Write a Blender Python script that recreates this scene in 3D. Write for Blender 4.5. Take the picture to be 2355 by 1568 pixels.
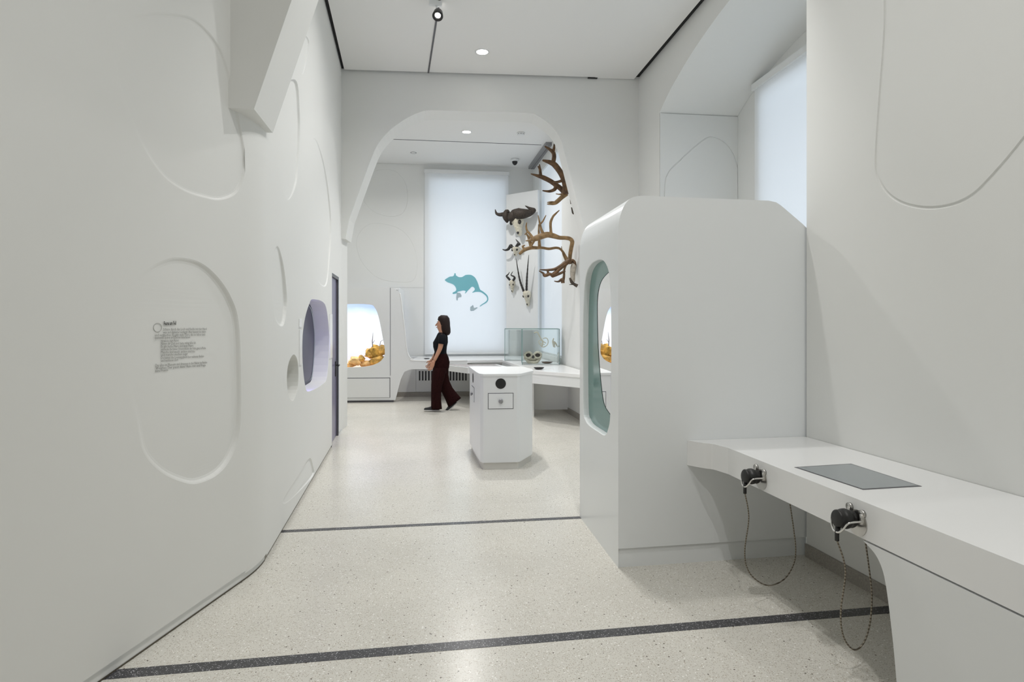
import bpy, bmesh, math, random
from mathutils import Vector, Matrix, geometry
random.seed(4)
for o in list(bpy.data.objects): bpy.data.objects.remove(o)
COL = bpy.context.scene.collection
SC = bpy.context.scene

# ------------------------------------------------------------------ camera, sky, exposure
H, F, CX, HY = 1.55, 1400.0, 1177.5, 740.0
cam = bpy.data.cameras.new('camera'); cam_o = bpy.data.objects.new('camera', cam); COL.objects.link(cam_o)
cam_o.location = (0, 0, H); cam_o.rotation_euler = (math.pi/2, 0, 0)
cam.sensor_width = 36; cam.lens = 36*F/2355; cam.shift_y = -44/2355; cam.clip_start = 0.05
SC.camera = cam_o
SC.view_settings.view_transform = 'Standard'; SC.view_settings.look = 'None'
SC.view_settings.gamma = 1; SC.view_settings.exposure = 0.0; SC.view_settings.use_curve_mapping = False
SC.cycles.max_bounces = 12; SC.cycles.diffuse_bounces = 8; SC.cycles.transparent_max_bounces = 12
SC.cycles.sample_clamp_indirect = 6
w = bpy.data.worlds.new('sky'); SC.world = w; w.use_nodes = True
bg = w.node_tree.nodes['Background']
bg.inputs[0].default_value = (0.76, 0.88, 1.0, 1); bg.inputs[1].default_value = 1.55
HALL_E, FRONT_E, BACK_E = 44, 22, 50

# ------------------------------------------------------------------ materials
def mat(name, col, rough=0.5, metal=0.0, spec=0.5, emis=None, es=0.0, bump=0.0, bscale=60, var=0.0):
    m = bpy.data.materials.new(name); m.use_nodes = True
    nt = m.node_tree; b = nt.nodes['Principled BSDF']
    b.inputs['Base Color'].default_value = (*col, 1); b.inputs['Roughness'].default_value = rough
    b.inputs['Metallic'].default_value = metal; b.inputs['Specular IOR Level'].default_value = spec
    if emis: b.inputs['Emission Color'].default_value = (*emis, 1); b.inputs['Emission Strength'].default_value = es
    tc = nt.nodes.new('ShaderNodeTexCoord')
    nz = nt.nodes.new('ShaderNodeTexNoise'); nz.inputs['Scale'].default_value = bscale
    nt.links.new(tc.outputs['Object'], nz.inputs['Vector'])
    if bump:
        bp = nt.nodes.new('ShaderNodeBump'); bp.inputs['Strength'].default_value = bump; bp.inputs['Distance'].default_value = 0.002
        nt.links.new(nz.outputs['Fac'], bp.inputs['Height']); nt.links.new(bp.outputs['Normal'], b.inputs['Normal'])
    if var:
        r = nt.nodes.new('ShaderNodeValToRGB')
        r.color_ramp.elements[0].position = 0.35; r.color_ramp.elements[1].position = 0.65
        r.color_ramp.elements[0].color = (*[c*(1-var) for c in col], 1); r.color_ramp.elements[1].color = (*[min(1, c*(1+var)) for c in col], 1)
        nt.links.new(nz.outputs['Fac'], r.inputs[0]); nt.links.new(r.outputs[0], b.inputs['Base Color'])
    return m

WALL = mat('white_wall_paint', (0.765, 0.772, 0.758), 0.55, spec=0.3, bump=0.05, bscale=90)
CEIL = mat('ceiling_paint', (0.80, 0.80, 0.79), 0.8, spec=0.2)
LACQ = mat('white_lacquer', (0.765, 0.78, 0.785), 0.32, spec=0.45)
CABL = mat('cool_white_lacquer', (0.86, 0.885, 0.90), 0.30, spec=0.45)
SOLID = mat('white_mineral_top', (0.84, 0.845, 0.85), 0.22, spec=0.5)
BLACK = mat('shadow_gap_black', (0.008, 0.008, 0.008), 0.8)
BLKP = mat('black_plastic', (0.012, 0.012, 0.012), 0.4)
STEEL = mat('brushed_steel', (0.55, 0.54, 0.52), 0.32, metal=1.0)
GREYM = mat('grey_metal', (0.30, 0.30, 0.31), 0.4, metal=0.6)
DKGREY = mat('dark_grey_frame', (0.09, 0.09, 0.10), 0.4)
STONE = mat('grey_stone_skirting', (0.33, 0.31, 0.28), 0.5, bscale=120, var=0.15)
SCREEN = mat('grey_screen_glass', (0.27, 0.30, 0.315), 0.15, spec=0.6)
BONE = mat('bone', (0.62, 0.58, 0.47), 0.6, bscale=30, var=0.15)
HORN = mat('dark_horn', (0.025, 0.022, 0.02), 0.45, bscale=60, var=0.4)
FURB = mat('brown_horn_boss', (0.035, 0.025, 0.018), 0.7, bscale=50, var=0.4)
ANTL = mat('tan_antler', (0.25, 0.155, 0.065), 0.5, bscale=18, var=0.3)
ANTD = mat('dark_antler', (0.12, 0.062, 0.025), 0.5, bscale=18, var=0.4)
TIP = mat('dark_antler_tip', (0.05, 0.035, 0.022), 0.5, bscale=18, var=0.3)
SKIN = mat('skin', (0.47, 0.24, 0.15), 0.5)
HAIR = mat('dark_brown_hair', (0.014, 0.006, 0.005), 0.6, spec=0.25, bscale=80, var=0.3)
SHIRT = mat('black_shirt_cloth', (0.005, 0.006, 0.009), 0.9, spec=0.2)
PANTS = mat('maroon_trouser_cloth', (0.016, 0.004, 0.004), 0.95, spec=0.1, bscale=40, var=0.2)
SHOE = mat('black_canvas', (0.02, 0.02, 0.022), 0.7)
SOLE = mat('white_rubber', (0.6, 0.6, 0.58), 0.6)
TEAL = mat('teal_print', (0.19, 0.50, 0.58), 0.6)
TEALIN = mat('teal_lining', (0.42, 0.64, 0.60), 0.5)
BROWN = mat('brown_ceramic', (0.12, 0.07, 0.04), 0.3)
ROCK = mat('golden_rock', (0.62, 0.38, 0.10), 0.8, bscale=9, var=0.5, bump=0.6)
PINKTOP = mat('pale_mauve_table_glass', (0.50, 0.45, 0.45), 0.15, spec=0.5)
INK = mat('dark_lettering', (0.06, 0.06, 0.055), 0.6)
INKL = mat('grey_lettering', (0.20, 0.20, 0.19), 0.6)
PURP = mat('dark_screen', (0.05, 0.05, 0.07), 0.35, spec=0.3, emis=(0.25, 0.25, 0.42), es=0.04)
PURPE = mat('navy_seal', (0.008, 0.008, 0.04), 0.5)
DOORM = mat('violet_grey_door', (0.20, 0.19, 0.31), 0.3, metal=0.3)
LAMP = mat('lamp_glow', (1, 1, 1), 0.5, emis=(1, 0.97, 0.92), es=30)
BRANCH = mat('grey_twig', (0.25, 0.25, 0.30), 0.8)
CABLE = mat('braided_cable', (0.20, 0.17, 0.13), 0.4, metal=0.5)

def cable_mat():
    nt = CABLE.node_tree; b = nt.nodes['Principled BSDF']
    wv = nt.nodes.new('ShaderNodeTexWave'); wv.bands_direction = 'Z'; wv.inputs['Scale'].default_value = 22; wv.inputs['Distortion'].default_value = 2
    tc = [n for n in nt.nodes if n.type == 'TEX_COORD'][0]
    nt.links.new(tc.outputs['Object'], wv.inputs['Vector'])
    r = nt.nodes.new('ShaderNodeValToRGB'); r.color_ramp.elements[0].color = (0.10, 0.08, 0.06, 1); r.color_ramp.elements[1].color = (0.36, 0.32, 0.26, 1)
    nt.links.new(wv.outputs['Fac'], r.inputs[0]); nt.links.new(r.outputs[0], b.inputs['Base Color'])
cable_mat()

def terrazzo(name, base, chips, rough, strength):
    m = bpy.data.materials.new(name); m.use_nodes = True; nt = m.node_tree; b = nt.nodes['Principled BSDF']
    b.inputs['Roughness'].default_value = rough; b.inputs['Specular IOR Level'].default_value = 0.5
    tc = nt.nodes.new('ShaderNodeTexCoord'); prev = None
    mix0 = nt.nodes.new('ShaderNodeRGB'); mix0.outputs[0].default_value = (*base, 1); prev = mix0.outputs[0]
    big = nt.nodes.new('ShaderNodeTexNoise'); big.inputs['Scale'].default_value = 1.1; big.inputs['Detail'].default_value = 4
    nt.links.new(tc.outputs['Object'], big.inputs['Vector'])
    rb = nt.nodes.new('ShaderNodeValToRGB'); rb.color_ramp.elements[0].position = 0.35; rb.color_ramp.elements[1].position = 0.7
    rb.color_ramp.elements[0].color = (*[c*0.93 for c in base], 1); rb.color_ramp.elements[1].color = (*[min(1, c*1.04) for c in base], 1)
    nt.links.new(big.outputs['Fac'], rb.inputs[0]); prev = rb.outputs[0]
    for sc, thr, col, fac in chips:
        v = nt.nodes.new('ShaderNodeTexVoronoi'); v.inputs['Scale'].default_value = sc; v.inputs['Randomness'].default_value = 1
        nt.links.new(tc.outputs['Object'], v.inputs['Vector'])
        r = nt.nodes.new('ShaderNodeValToRGB'); r.color_ramp.elements[0].position = thr; r.color_ramp.elements[1].position = thr+0.05
        r.color_ramp.elements[0].color = (fac,)*3 + (1,); r.color_ramp.elements[1].color = (0, 0, 0, 1)
        nt.links.new(v.outputs['Distance'], r.inputs[0])
        sep = nt.nodes.new('ShaderNodeSeparateColor'); nt.links.new(v.outputs['Color'], sep.inputs[0])
        gt = nt.nodes.new('ShaderNodeMath'); gt.operation = 'GREATER_THAN'; gt.inputs[1].default_value = 0.62
        nt.links.new(sep.outputs[0], gt.inputs[0])
        mu = nt.nodes.new('ShaderNodeMath'); mu.operation = 'MULTIPLY'
        nt.links.new(r.outputs[0], mu.inputs[0]); nt.links.new(gt.outputs[0], mu.inputs[1])
        mx = nt.nodes.new('ShaderNodeMix'); mx.data_type = 'RGBA'; mx.inputs[7].default_value = (*col, 1)
        nt.links.new(mu.outputs[0], mx.inputs[0]); nt.links.new(prev, mx.inputs[6]); prev = mx.outputs[2]
    nt.links.new(prev, b.inputs['Base Color'])
    return m
TERR = terrazzo('light_terrazzo', (0.69, 0.67, 0.615),
    [(60, 0.22, (0.92, 0.91, 0.88), 0.8), (85, 0.24, (0.42, 0.36, 0.28), 0.75), (120, 0.28, (0.40, 0.37, 0.32), 0.85),
     (30, 0.10, (0.10, 0.08, 0.06), 0.95), (170, 0.30, (0.34, 0.30, 0.24), 0.75)], 0.24, 1)
TERRD = terrazzo('dark_terrazzo', (0.05, 0.05, 0.055), [(110, 0.26, (0.55, 0.55, 0.58), 0.9), (60, 0.12, (0.02, 0.02, 0.02), 0.8), (180, 0.26, (0.45, 0.45, 0.48), 0.85)], 0.3, 1)

def blind_mat():
    m = bpy.data.materials.new('white_blind_cloth'); m.use_nodes = True; nt = m.node_tree
    nt.nodes.remove(nt.nodes['Principled BSDF']); out = nt.nodes['Material Output']
    t = nt.nodes.new('ShaderNodeBsdfTranslucent'); t.inputs[0].default_value = (0.42, 0.43, 0.44, 1)
    d = nt.nodes.new('ShaderNodeBsdfDiffuse'); d.inputs[0].default_value = (0.50, 0.50, 0.50, 1)
    a = nt.nodes.new('ShaderNodeAddShader'); nt.links.new(t.outputs[0], a.inputs[0]); nt.links.new(d.outputs[0], a.inputs[1])
    nt.links.new(a.outputs[0], out.inputs[0]); return m
BLIND = blind_mat()
def glass_mat(name, tint, ior=1.5, gl=1.0):
    m = bpy.data.materials.new(name); m.use_nodes = True; nt = m.node_tree
    nt.nodes.remove(nt.nodes['Principled BSDF']); out = nt.nodes['Material Output']
    t = nt.nodes.new('ShaderNodeBsdfTransparent'); t.inputs[0].default_value = (*tint, 1)
    g = nt.nodes.new('ShaderNodeBsdfGlossy'); g.inputs['Roughness'].default_value = 0.0; g.inputs[0].default_value = (gl, gl, gl, 1)
    f = nt.nodes.new('ShaderNodeFresnel'); f.inputs[0].default_value = ior
    mx = nt.nodes.new('ShaderNodeMixShader')
    nt.links.new(f.outputs[0], mx.inputs[0]); nt.links.new(t.outputs[0], mx.inputs[1]); nt.links.new(g.outputs[0], mx.inputs[2])
    nt.links.new(mx.outputs[0], out.inputs[0]); return m
GLASS = glass_mat('clear_case_glass', (0.972, 0.99, 0.988), 1.3)
GEDGE = mat('green_glass_edge', (0.25, 0.38, 0.37), 0.2)
GTEAL = glass_mat('green_tinted_glass', (0.72, 0.90, 0.86), 1.55)
def sky_back():
    m = bpy.data.materials.new('backlit_sky_print'); m.use_nodes = True; nt = m.node_tree; b = nt.nodes['Principled BSDF']
    tc = nt.nodes.new('ShaderNodeTexCoord'); sx = nt.nodes.new('ShaderNodeSeparateXYZ'); nt.links.new(tc.outputs['Object'], sx.inputs[0])
    mr = nt.nodes.new('ShaderNodeMapRange'); mr.inputs[1].default_value = 0.7; mr.inputs[2].default_value = 1.9
    nz = nt.nodes.new('ShaderNodeTexNoise'); nz.inputs['Scale'].default_value = 3; nt.links.new(tc.outputs['Object'], nz.inputs['Vector'])
    ad = nt.nodes.new('ShaderNodeMath'); ad.operation = 'MULTIPLY_ADD'; ad.inputs[1].default_value = 0.12; nt.links.new(nz.outputs['Fac'], ad.inputs[0])
    nt.links.new(sx.outputs[2], ad.inputs[2]); nt.links.new(ad.outputs[0], mr.inputs[0])
    r = nt.nodes.new('ShaderNodeValToRGB'); cr = r.color_ramp
    cr.elements[0].position = 0.0; cr.elements[0].color = (0.95, 0.80, 0.66, 1)
    cr.elements[1].position = 1.0; cr.elements[1].color = (0.26, 0.44, 0.88, 1)
    for p, c in ((0.18, (0.80, 0.81, 0.92)), (0.55, (0.90, 0.95, 1.0)), (0.84, (0.82, 0.92, 1.0)), (0.93, (0.50, 0.68, 1.0))):
        e = cr.elements.new(p); e.color = (*c, 1)
    nt.links.new(mr.outputs[0], r.inputs[0]); nt.links.new(r.outputs[0], b.inputs['Emission Color'])
    b.inputs['Base Color'].default_value = (0.1, 0.1, 0.1, 1); b.inputs['Emission Strength'].default_value = 1.05
    return m
SKYB = sky_back()

# ------------------------------------------------------------------ helpers
def obj(name, verts, faces, m, parent=None, smooth=False, kind=None, label=None, cat=None, group=None):
    me = bpy.data.meshes.new(name); me.from_pydata([tuple(v) for v in verts], [], faces); me.update()
    me.materials.append(m)
    if smooth:
        for p in me.polygons: p.use_smooth = True
    o = bpy.data.objects.new(name, me); COL.objects.link(o)
    if parent: o.parent = parent; o.matrix_parent_inverse = parent.matrix_world.inverted() if False else Matrix.Translation(-Vector(parent.location))
    tag(o, label, cat, group, kind); return o
def tag(o, label=None, cat=None, group=None, kind=None):
    if label: o['label'] = label
    if cat: o['category'] = cat
    if group: o['group'] = group
    if kind: o['kind'] = kind
def thing(name, label, cat, loc=(0, 0, 0), group=None):
    o = bpy.data.objects.new(name, None); COL.objects.link(o); o.location = loc; o.empty_display_size = 0.1
    tag(o, label, cat, group); return o
def recalc(o):
    bm = bmesh.new(); bm.from_mesh(o.data); bmesh.ops.recalc_face_normals(bm, faces=bm.faces); bm.to_mesh(o.data); bm.free(); return o
def bevel(o, w=0.005, seg=2, ang=0.6):
    md = o.modifiers.new('bevel', 'BEVEL'); md.width = w; md.segments = seg; md.limit_method = 'ANGLE'; md.angle_limit = ang; return o
class MB:
    def __init__(s): s.v = []; s.f = []
    def add(s, v, f):
        k = len(s.v); s.v += [Vector(a) for a in v]; s.f += [tuple(i+k for i in q) for q in f]; return s
    def box(s, c, size, rz=0, R=None):
        R = R or Matrix.Rotation(rz, 3, 'Z'); c = Vector(c); a, b, d = [x/2 for x in size]
        v = [c + R @ Vector((x*a, y*b, z*d)) for x in (-1, 1) for y in (-1, 1) for z in (-1, 1)]
        return s.add(v, [(0, 1, 3, 2), (4, 6, 7, 5), (0, 4, 5, 1), (2, 3, 7, 6), (0, 2, 6, 4), (1, 5, 7, 3)])
    def tube(s, pts, rad, n=10, sub=0, caps=True):
        pts = [Vector(p) for p in pts]
        if not hasattr(rad, '__len__'): rad = [rad]*len(pts)
        if sub: pts, rad = crv(pts, rad, sub)
        rings = []; up = None
        for i, p in enumerate(pts):
            t = (pts[min(i+1, len(pts)-1)] - pts[max(i-1, 0)]).normalized()
            if up is None: up = t.orthogonal().normalized()
            up = (up - t*up.dot(t)).normalized(); b = t.cross(up)
            rings.append([p + (up*math.cos(2*math.pi*k/n) + b*math.sin(2*math.pi*k/n))*rad[i] for k in range(n)])
        return s.rings(rings, caps)
    def rings(s, rings, caps=True):
        n = len(rings[0]); v = [p for r in rings for p in r]; f = []
        for i in range(len(rings)-1):
            for k in range(n): f.append((i*n+k, i*n+(k+1) % n, (i+1)*n+(k+1) % n, (i+1)*n+k))
        if caps: f.append(tuple(range(n))[::-1]); f.append(tuple((len(rings)-1)*n+k for k in range(n)))
        return s.add(v, f)
    def lathe(s, org, axis, prof, n=24, caps=True):
        axis = Vector(axis).normalized(); u = axis.orthogonal().normalized(); b = axis.cross(u); org = Vector(org)
        return s.rings([[org + axis*h + (u*math.cos(2*math.pi*k/n)+b*math.sin(2*math.pi*k/n))*max(r, 1e-4) for k in range(n)] for r, h in prof], caps)
    def ell(s, c, r, R=None, n=14, m=10):
        c = Vector(c); R = R or Matrix.Identity(3)
        return s.rings([[c + R @ Vector((r[0]*math.sin(a)*math.cos(2*math.pi*k/n), r[1]*math.sin(a)*math.sin(2*math.pi*k/n), r[2]*math.cos(a))) for k in range(n)]
                        for a in [max(0.02, min(math.pi-0.02, math.pi*i/m)) for i in range(m+1)]])
    def build(s, name, m, parent=None, smooth=False, **kw):
        o = obj(name, s.v, s.f, m, parent, smooth, **kw); return recalc(o)
def crv(pts, rad, sub):
    P, R = [], []
    n = len(pts)
    for i in range(n-1):
        p0, p1, p2, p3 = pts[max(i-1, 0)], pts[i], pts[i+1], pts[min(i+2, n-1)]
        for k in range(sub):
            t = k/sub; P.append(0.5*((2*p1)+(p2-p0)*t+(2*p0-5*p1+4*p2-p3)*t*t+(3*p1-p0-3*p2+p3)*t**3)); R.append(rad[i]*(1-t)+rad[i+1]*t)
    P.append(pts[-1]); R.append(rad[-1]); return P, R
def closed_smooth(pts, sub=6):
    pts = [Vector(p) for p in pts]; n = len(pts); out = []
    for i in range(n):
        p0, p1, p2, p3 = pts[i-1], pts[i], pts[(i+1) % n], pts[(i+2) % n]
        for k in range(sub):
            t = k/sub; out.append(0.5*((2*p1)+(p2-p0)*t+(2*p0-5*p1+4*p2-p3)*t*t+(3*p1-p0-3*p2+p3)*t**3))
    return out
def open_smooth(pts, sub=6):
    return crv([Vector(p) for p in pts], [0]*len(pts), sub)[0]
def area2(p): return sum(p[i-1][0]*p[i][1]-p[i][0]*p[i-1][1] for i in range(len(p)))/2
def tess(polys):
    tr = geometry.tessellate_polygon([[Vector((p[0], p[1], 0)) for p in q] for q in polys])
    return [tuple(t) for t in tr]
def gp(px, v, z=0.0):            # measured point on the horizontal plane at height z
    d = (H-z)*F/(v-HY); return Vector(((px-CX)/F*d, d, z))
def at(px, v, Y): return Vector(((px-CX)/F*Y, Y, H+(HY-v)/F*Y))
class Wall:                       # vertical plane through two floor points; n faces the room
    def __init__(s, A, B, room):
        s.A = Vector((A[0], A[1], 0)); B = Vector((B[0], B[1], 0)); s.L = (B-s.A).length; s.u = (B-s.A).normalized()
        s.n = Vector((-s.u.y, s.u.x, 0))
        if (Vector((room[0], room[1], 0))-s.A).dot(s.n) < 0: s.n = -s.n
    def p(s, a, z, d=0.0): return s.A + s.u*a + s.n*d + Vector((0, 0, z))
    def sz(s, px, v):
        r = Vector(((px-CX)/F, 1, (HY-v)/F)); t = s.A.dot(s.n)/r.dot(s.n); q = r*t
        return Vector(((q-s.A).dot(s.u), q.z+H))
    def s_of(s, x, y): return (Vector((x, y, 0))-s.A).dot(s.u)
    def pxs(s, l): return [s.sz(*a) for a in l]
def inset(poly, d):
    n = len(poly); sg = 1 if area2(poly) > 0 else -1; out = []
    for i in range(n):
        t = (poly[(i+1) % n]-poly[i-1]); t = t.normalized() if t.length > 1e-9 else Vector((1, 0))
        out.append(poly[i] + Vector((-t.y, t.x))*sg*d)
    return out
def wall_mesh(W, outer, feats, d=0.0):
    """outer 2D outline with features: (outline, [(inset, depth)...], weight fn or None, fill?)"""
    mb = MB(); outer = [Vector(p) for p in outer]; loops = [outer]+[f[0] for f in feats]
    flat = [p for q in loops for p in q]
    mb.add([W.p(p.x, p.y, d) for p in flat], tess(loops))
    for ft in feats:
        ol, prof = ft[0], ft[1]; wf = ft[2] if len(ft) > 2 and ft[2] else (lambda s, z: 1.0); fill = ft[3] if len(ft) > 3 else True
        rings = []
        for ins, dep in [(0, 0)]+prof:
            q = inset(ol, ins) if ins else ol
            rings.append([W.p(a.x, a.y, d-dep*wf(a.x, a.y)) for a in q])
        mb.rings(rings, caps=False)
        if fill:
            q = inset(ol, prof[-1][0]) if prof[-1][0] else ol; mb.add(rings[-1], tess([q]))
    return mb
def slab(W, outer, d0, d1, holes=()):
    mb = MB(); loops = [[Vector(p) for p in outer]]+[[Vector(p) for p in h] for h in holes]
    flat = [p for q in loops for p in q]; tr = tess(loops)
    mb.add([W.p(p.x, p.y, d0) for p in flat], tr); mb.add([W.p(p.x, p.y, d1) for p in flat], tr)
    for q in loops:
        n = len(q); mb.add([W.p(p.x, p.y, d0) for p in q]+[W.p(p.x, p.y, d1) for p in q], [(i, (i+1) % n, n+(i+1) % n, n+i) for i in range(n)])
    bm = bmesh.new(); vs = [bm.verts.new(v) for v in mb.v]
    for f in mb.f:
        try: bm.faces.new([vs[i] for i in f])
        except ValueError: pass
    bmesh.ops.remove_doubles(bm, verts=bm.verts, dist=1e-5); bmesh.ops.recalc_face_normals(bm, faces=bm.faces)
    bm.verts.index_update(); out = MB(); out.v = [v.co.copy() for v in bm.verts]; out.f = [tuple(v.index for v in f.verts) for f in bm.faces]; bm.free(); return out
def hslab(poly, z0, z1):          # horizontal slab from plan outline
    mb = MB(); q = [Vector((p[0], p[1])) for p in poly]; tr = tess([q]); n = len(q)
    mb.v = [Vector((p.x, p.y, z)) for z in (z0, z1) for p in q]
    mb.f = [t for t in tr]+[tuple(i+n for i in t) for t in tr]+[(i, (i+1) % n, n+(i+1) % n, n+i) for i in range(n)]
    return mb
ST = dict(kind='structure')

# ------------------------------------------------------------------ planes of the place
W1 = Wall((-1.57, 3.81), (-2.60, -2.6), (0, 3))           # left wall, front bay
W2 = Wall((-1.57, 3.81), (-2.43, 8.68), (0, 6))           # left wall, hall
WF = Wall((-2.43, 8.68), (1.79, 9.00), (0, 5))            # cross wall with the far arch
WN = Wall((-1.62, 3.50), (2.20, 4.07), (0, 0))            # near arch rib
WR = Wall((1.86, 9.15), (2.545, 3.90), (0, 6))            # hall right wall with window niche
WG = Wall((1.95, 4.03), (3.236, -2.6), (0, 2))            # right wall, front bay
WB = Wall((-4.8, 12.934), (0.56, 13.694), (0, 10))        # back wall
WQ = Wall((0.46, 13.75), (1.12, 9.30), (-1, 10))          # back room, right wall
ZC, ZB = 5.13, 5.0

# ------------------------------------------------------------------ floor and ceilings
hslab([(-6, -3), (5.5, -3), (5.5, 15.5), (-6, 15.5)], -0.1, 0.0).build('floor', TERR, **ST)
def strip(a, b, wdt, name):
    a, b = Vector(a[:2]), Vector(b[:2]); t = (b-a).normalized(); nrm = Vector((-t.y, t.x))*wdt/2
    hslab([a-nrm, b-nrm, b+nrm, a+nrm], -0.02, 0.0012).build(name, TERRD, **ST)
strip((-1.72, 4.50), (0.60, 4.832), 0.055, 'trim_1')
strip((-1.83, 2.665), (2.06, 3.285), 0.075, 'trim_2')
hslab([(-6, -3), (5.5, -3), (5.5, 15.5), (-6, 15.5)], 5.34, 5.5).build('ceiling_shade_slab', BLACK, **ST)  # closing lid, coloured black so the ceiling edge gaps read as shade
hslab([W2.p(0.3, 0, 0.004)[:2], W2.p(W2.L, 0, 0.004)[:2], (1.80, 8.99), (1.875, 8.98), (2.52, 4.1), (1.0, 4.1)], 5.161, 5.2).build('ceiling_shade_slab', BLACK, **ST)  # black slab paints in the shade inside the ceiling edge gap
cl = W2.p(W2.L, 0, 0.05); cr_ = Vector((1.79, 8.97, 0))
hslab([W2.p(0.25, 0, 0.05)[:2], (cl.x, 8.64), (1.22, 8.91), (1.22, 8.948), (1.80, 8.985), (2.10, 6.77), (2.46, 3.95), (1.0, 3.9), (0, 3.8)], ZC, 5.16).build('ceiling', CEIL, **ST)
hslab([(-1.62, 3.55), (2.1, 4.05), (3.3, -2.6), (-2.6, -2.6)], ZC, 5.3).build('ceiling', CEIL, **ST)
hslab([(-4.9, 8.85), (1.3, 9.3), (0.6, 13.8), (-4.9, 13.0)], ZB, 5.3).build('ceiling', CEIL, **ST)

# ------------------------------------------------------------------ left walls with shallow relief
def wgt(W, pa, pb, lo=0.0, hi=1.0):
    a, b = W.sz(*pa), W.sz(*pb); t = b-a
    return lambda s, z: lo+(hi-lo)*max(0.0, min(1.0, ((Vector((s, z))-a).dot(t))/t.length_squared))
def relief(W, px, pa, pb, dep, wd=0.02, lo=0.0):
    ol = closed_smooth(W.pxs(px), 5)
    return (ol, [(wd*0.25, dep*0.25), (wd*0.6, dep*0.8), (wd, dep)], wgt(W, pa, pb, lo))
R1 = [(413,592),(462,604),(502,638),(532,684),(549,740),(554,850),(553,975),(538,1040),(505,1088),(455,1112),(415,1107),(370,1085),(330,1040),(312,960),(290,880),(268,800),(262,725),(285,665),(330,625),(372,600)]
R2 = [(395,30),(450,45),(500,98),(526,160),(543,240),(560,325),(565,385),(548,440),(510,460),(470,455),(425,440),(375,405),(330,340),(292,250),(264,160),(258,90),(285,45),(340,30)]
f1 = relief(W1, R1, (300, 860), (520, 860), 0.022, 0.030, 0.03)
f2 = relief(W1, R2, (300, 250), (520, 300), 0.011, 0.022, 0.08)
FA, FB = 0.17, 0.15
wall_mesh(W1, [(FA, 0.06), (W1.L, 0.06), (W1.L, 5.34), (FA, 5.34)], [f1, f2]).build('wall_left', WALL, **ST)
wall_mesh(W1, [(FA, 0), (W1.L, 0), (W1.L, 0.08), (FA, 0.08)], [], -0.014).build('baseboard_left', WALL, **ST)
def hardrec(W, px, dep, sub=4, bev=0.006):
    return (closed_smooth(W.pxs(px), sub), [(0.001, bev), (0.0015, dep)], None, False)
PORT = [(719.7,688),(747,699),(755.5,745),(757,794),(752,866),(741,884),(711,899.5),(702,887),(696,833),(696,774),(702,729),(711,700)]
OVAL = [(676,815),(684,828),(686.5,859),(684,896),(674,922),(664,911),(660,882),(661,849),(667,826)]
fport = hardrec(W2, PORT, 0.17, 5); foval = hardrec(W2, OVAL, 0.14, 4)
d0, d1 = W2.sz(763.5, 740).x, W2.sz(779.5, 740).x
ZD = 2.16; zf = 0.03
door_ol = [Vector(p) for p in ((d0, zf), (d1, zf), (d1, ZD), (d0, ZD))]
arcs = [relief(W2, [(683,188),(689,250),(690,310),(685,400),(677,438),(662,461),(646,430),(636,340),(640,240),(660,190)], (650, 300), (686, 300), 0.02, 0.02),
        relief(W2, [(637,565),(650,598),(658,655),(660,705),(652,748),(636,740),(624,690),(622,610)], (630, 650), (658, 650), 0.025, 0.024),
        relief(W2, [(725,318),(745,375),(757,450),(762,520),(758,600),(750,657),(728,640),(712,560),(706,440),(712,350)], (722, 500), (758, 500), 0.016, 0.02),
        relief(W2, [(712,1053),(720,1072),(721,1092),(700,1118),(668,1150),(652,1158),(656,1140),(686,1094)], (680, 1140), (716, 1070), 0.012, 0.012, 0.2),
        relief(W2, [(711,95),(706,135),(697,170),(688,160),(686,120),(697,80)], (690, 130), (708, 140), 0.012, 0.014)]
wall_mesh(W2, [(FB, 0.03), (d0-0.0, 0.03), (d0, zf), (d0, ZD), (d1, ZD), (d1, 0.03), (W2.L, 0.03), (W2.L, 5.34), (FB, 5.34)], [fport, foval]+arcs).build('wall_left', WALL, **ST)
wall_mesh(W2, [(FB, 0), (d0, 0), (d0, 0.05), (FB, 0.05)], [], -0.012).build('baseboard_left', mat('grey_brown_joint', (0.30, 0.28, 0.24), 0.7), **ST)
# rounded fold where the two bays meet
def bez(a, b, c, t): return a*(1-t)**2+b*2*t*(1-t)+c*t*t
for nm, za, zb, da, db, m_ in (('wall_left', 0.045, 5.34, 0, 0, WALL), ('baseboard_left', 0.0, 0.07, -0.014, -0.012, WALL)):
    bz = [bez(W1.p(FA, 0, da), W1.p(0, 0, da), W2.p(FB, 0, db), i/14) for i in range(15)]
    obj(nm, [p+Vector((0, 0, z)) for p in bz for z in (za, zb)], [(2*i, 2*i+2, 2*i+3, 2*i+1) for i in range(14)], m_, smooth=True, **ST)
GAPSH = mat('brown_gap_shade', (0.10, 0.085, 0.06), 0.7)  # dark brown strip stands in for the shade of the gap at the floor
wall_mesh(W1, [(FA, 0), (W1.L, 0), (W1.L, 0.009), (FA, 0.009)], [], -0.012).build('baseboard_left', GAPSH, **ST)
bz = [bez(W1.p(FA, 0, -0.012), W1.p(0, 0, -0.012), W2.p(FB, 0, -0.010), i/14) for i in range(15)]
obj('baseboard_left', [p+Vector((0, 0, z)) for p in bz for z in (0, 0.009)], [(2*i, 2*i+2, 2*i+3, 2*i+1) for i in range(14)], GAPSH, smooth=True, **ST)
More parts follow.
